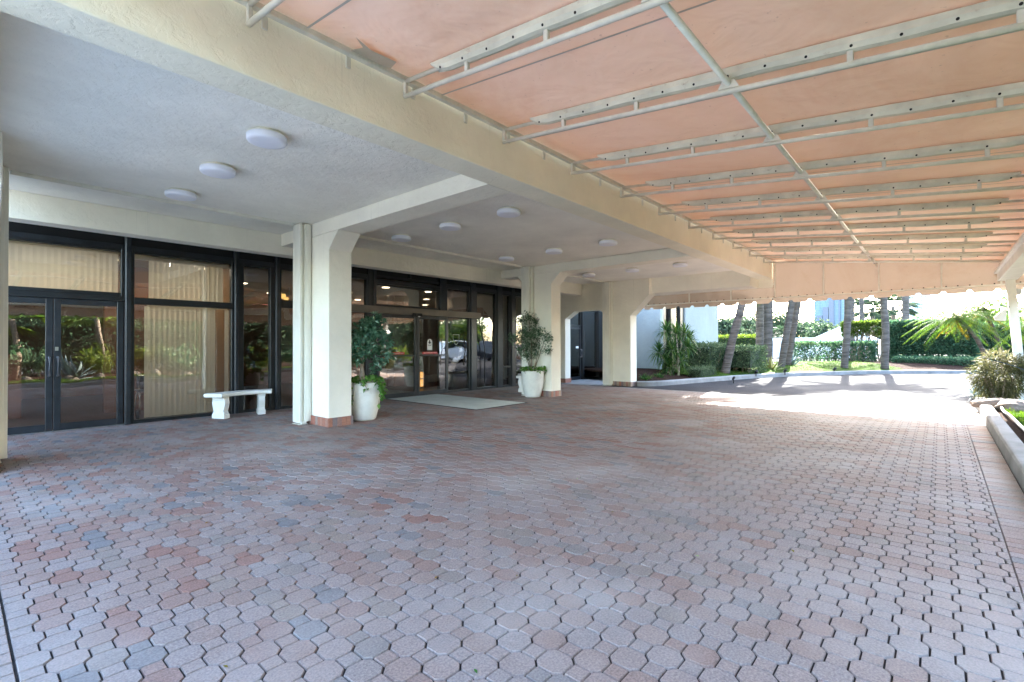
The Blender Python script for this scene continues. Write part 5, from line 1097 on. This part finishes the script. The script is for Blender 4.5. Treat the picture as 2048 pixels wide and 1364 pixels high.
for (x, y, top, w, lb) in ((6.3, -8.5, 4.6, 2.6, 'open branching tree across the drive behind the shrubs'), (10.5, -9.5, 5.2, 3.0, 'leafy tree across the drive in front of the blue house'), (16.5, -8.0, 5.5, 3.2, 'leafy tree across the drive near the parked cars'), (-4, -9, 5.5, 3.4, 'leafy tree across the drive at the far left'), (24.5, -15, 7, 4.5, 'large tree behind the parked cars'), (31, -14, 7, 4.5, 'large tree across the far drive bend')):
    t = thing('broadleaf_tree', (x, y, .08), lb, 'tree', 'trees across the drive'); tk = MB()
    for k in range(5): a = k*1.26+random.random(); tk.tube([(x, y, .08), (x+.25*math.cos(a), y+.25*math.sin(a), top*.3), (x+w*.5*math.cos(a), y+w*.5*math.sin(a), top*.72)], [.08, .06, .02], 6)
    tk.build('trunk', 'bark2', t); mb = MB(); P = np.vstack([blob_pts(60, (x+RNG.normal()*w*.42, y+RNG.normal()*w*.42, top*.78+RNG.normal()*top*.11), (w*.25,)*3, .3) for _ in range(26)]); mb.leaves(P, RNG.normal(size=P.shape), RNG.uniform(.15, .3, len(P)), RNG.uniform(.08, .15, len(P))); mb.build('crown', 'hedge', t)
ag = MB(); thick_rosette(ag, (3.1, -3.9, .1), 22, 1.0, .16, (1.4, .1)); tag(ag.build('agave', 'agave', smooth=True), 'blue agave across the drive reflected in the right door leaf', 'agave')
ag = MB(); thick_rosette(ag, (16.6, -2.6, .1), 22, 1.0, .16, (1.4, .1)); tag(ag.build('agave', 'agave', smooth=True), 'blue agave near the kerb bend reflected beside the sliding doors', 'agave')
def car(c, rz, paint, label, L=4.5, Hh=1.62):
    t = thing('parked_car', c, label, 'car', 'cars parked across the drive'); ca, sa = math.cos(rz), math.sin(rz)
    def W(x, y, z): return (c[0]+x*ca-y*sa, c[1]+x*sa+y*ca, c[2]+z)
    prof = [(-2.2, .35), (-2.25, .75), (-2.1, 1.0), (-1.2, 1.08), (-.55, 1.52), (.0, Hh), (1.3, Hh), (1.95, 1.35), (2.2, 1.0), (2.24, .45), (2.1, .32)]; wd = .88; mb = MB(); n = len(prof)
    def wz(z): return wd*(1-.16*max(0, (z-1.0)/.6))
    vs = [W(x, -wz(z), z) for x, z in prof]+[W(x, wz(z), z) for x, z in prof]; mb.add(vs, [tuple(range(n)), tuple(range(2*n-1, n-1, -1))]+[((i+1) % n, i, n+i, n+(i+1) % n) for i in range(n)]); mb.build('body', paint, t, bevel=.05, seg=3)
    for s_ in (-1, 1):
        gl = [(-.95, 1.12), (-.45, 1.46), (.0, Hh-.07), (1.2, Hh-.07), (1.7, 1.36), (1.75, 1.14)]; g = MB(); vs = [W(x, s_*(wz(z)+.006), z) for x, z in gl]+[W(x, s_*(wz(z)-.03), z) for x, z in gl]; k = len(gl); g.add(vs, [tuple(range(k)), tuple(range(2*k-1, k-1, -1))]+[(i, (i+1) % k, k+(i+1) % k, k+i) for i in range(k)]); g.build('window', 'carglass', t)
        MB().obox(W(2.16, s_*.66, .98), (ca*.06, sa*.06, 0), (-sa*.16, ca*.16, 0), (0, 0, .13)).build('tail_light', 'taillight', t)
        for wx in (-1.38, 1.38):
            wv = MB().tube([W(wx, s_*.70, .33), W(wx, s_*.90, .33)], .33, 22).build('wheel', 'rubber', t); MB().tube([W(wx, s_*.895, .33), W(wx, s_*.912, .33)], .2, 16).build('rim', 'chrome', wv)
car((26.0, -8.2, -.004), math.radians(15), 'carwhite', 'white car parked across the drive, reflected right of the sliding doors'); car((30.2, -8.6, -.004), math.radians(10), 'cardark', 'dark car parked beyond the white car across the drive')

# ------------------------------------------------------------------ light
SUN_AZ, SUN_EL = 5.5, 31.0
sd_ = bpy.data.lights.new('sun', 'SUN'); so = bpy.data.objects.new('sun', sd_); COL.objects.link(so); sd_.energy = 3.2; sd_.angle = math.radians(.5); sd_.color = (1, .96, .90)
az, el = math.radians(SUN_AZ), math.radians(SUN_EL)
so.rotation_euler = Vector((math.cos(az)*math.cos(el), math.sin(az)*math.cos(el), math.sin(el))).to_track_quat('Z', 'Y').to_euler(); so.location = (20, 5, 20)
wd_ = bpy.data.worlds.new('World'); scn.world = wd_; wd_.use_nodes = True; nt = wd_.node_tree; nt.nodes.clear()
o_ = nt.nodes.new('ShaderNodeOutputWorld'); bg = nt.nodes.new('ShaderNodeBackground'); sk = nt.nodes.new('ShaderNodeTexSky'); sk.sky_type = 'NISHITA'; sk.sun_disc = False
sk.sun_elevation = el; sk.sun_rotation = math.radians(90-SUN_AZ); sk.air_density = 1.0; sk.dust_density = 1.6; sk.ozone_density = 1.0
bg.inputs[1].default_value = .125; nt.links.new(sk.outputs[0], bg.inputs[0]); nt.links.new(bg.outputs[0], o_.inputs[0])
vs_ = scn.view_settings; vs_.view_transform = 'Standard'; vs_.look = 'None'; vs_.exposure = 4.3; vs_.gamma = 1.0
scn.cycles.max_bounces = 14; scn.cycles.diffuse_bounces = 8; scn.cycles.glossy_bounces = 4; scn.cycles.transparent_max_bounces = 16; scn.cycles.caustics_reflective = False; scn.cycles.caustics_refractive = False
scn.cycles.sample_clamp_indirect = 6.0
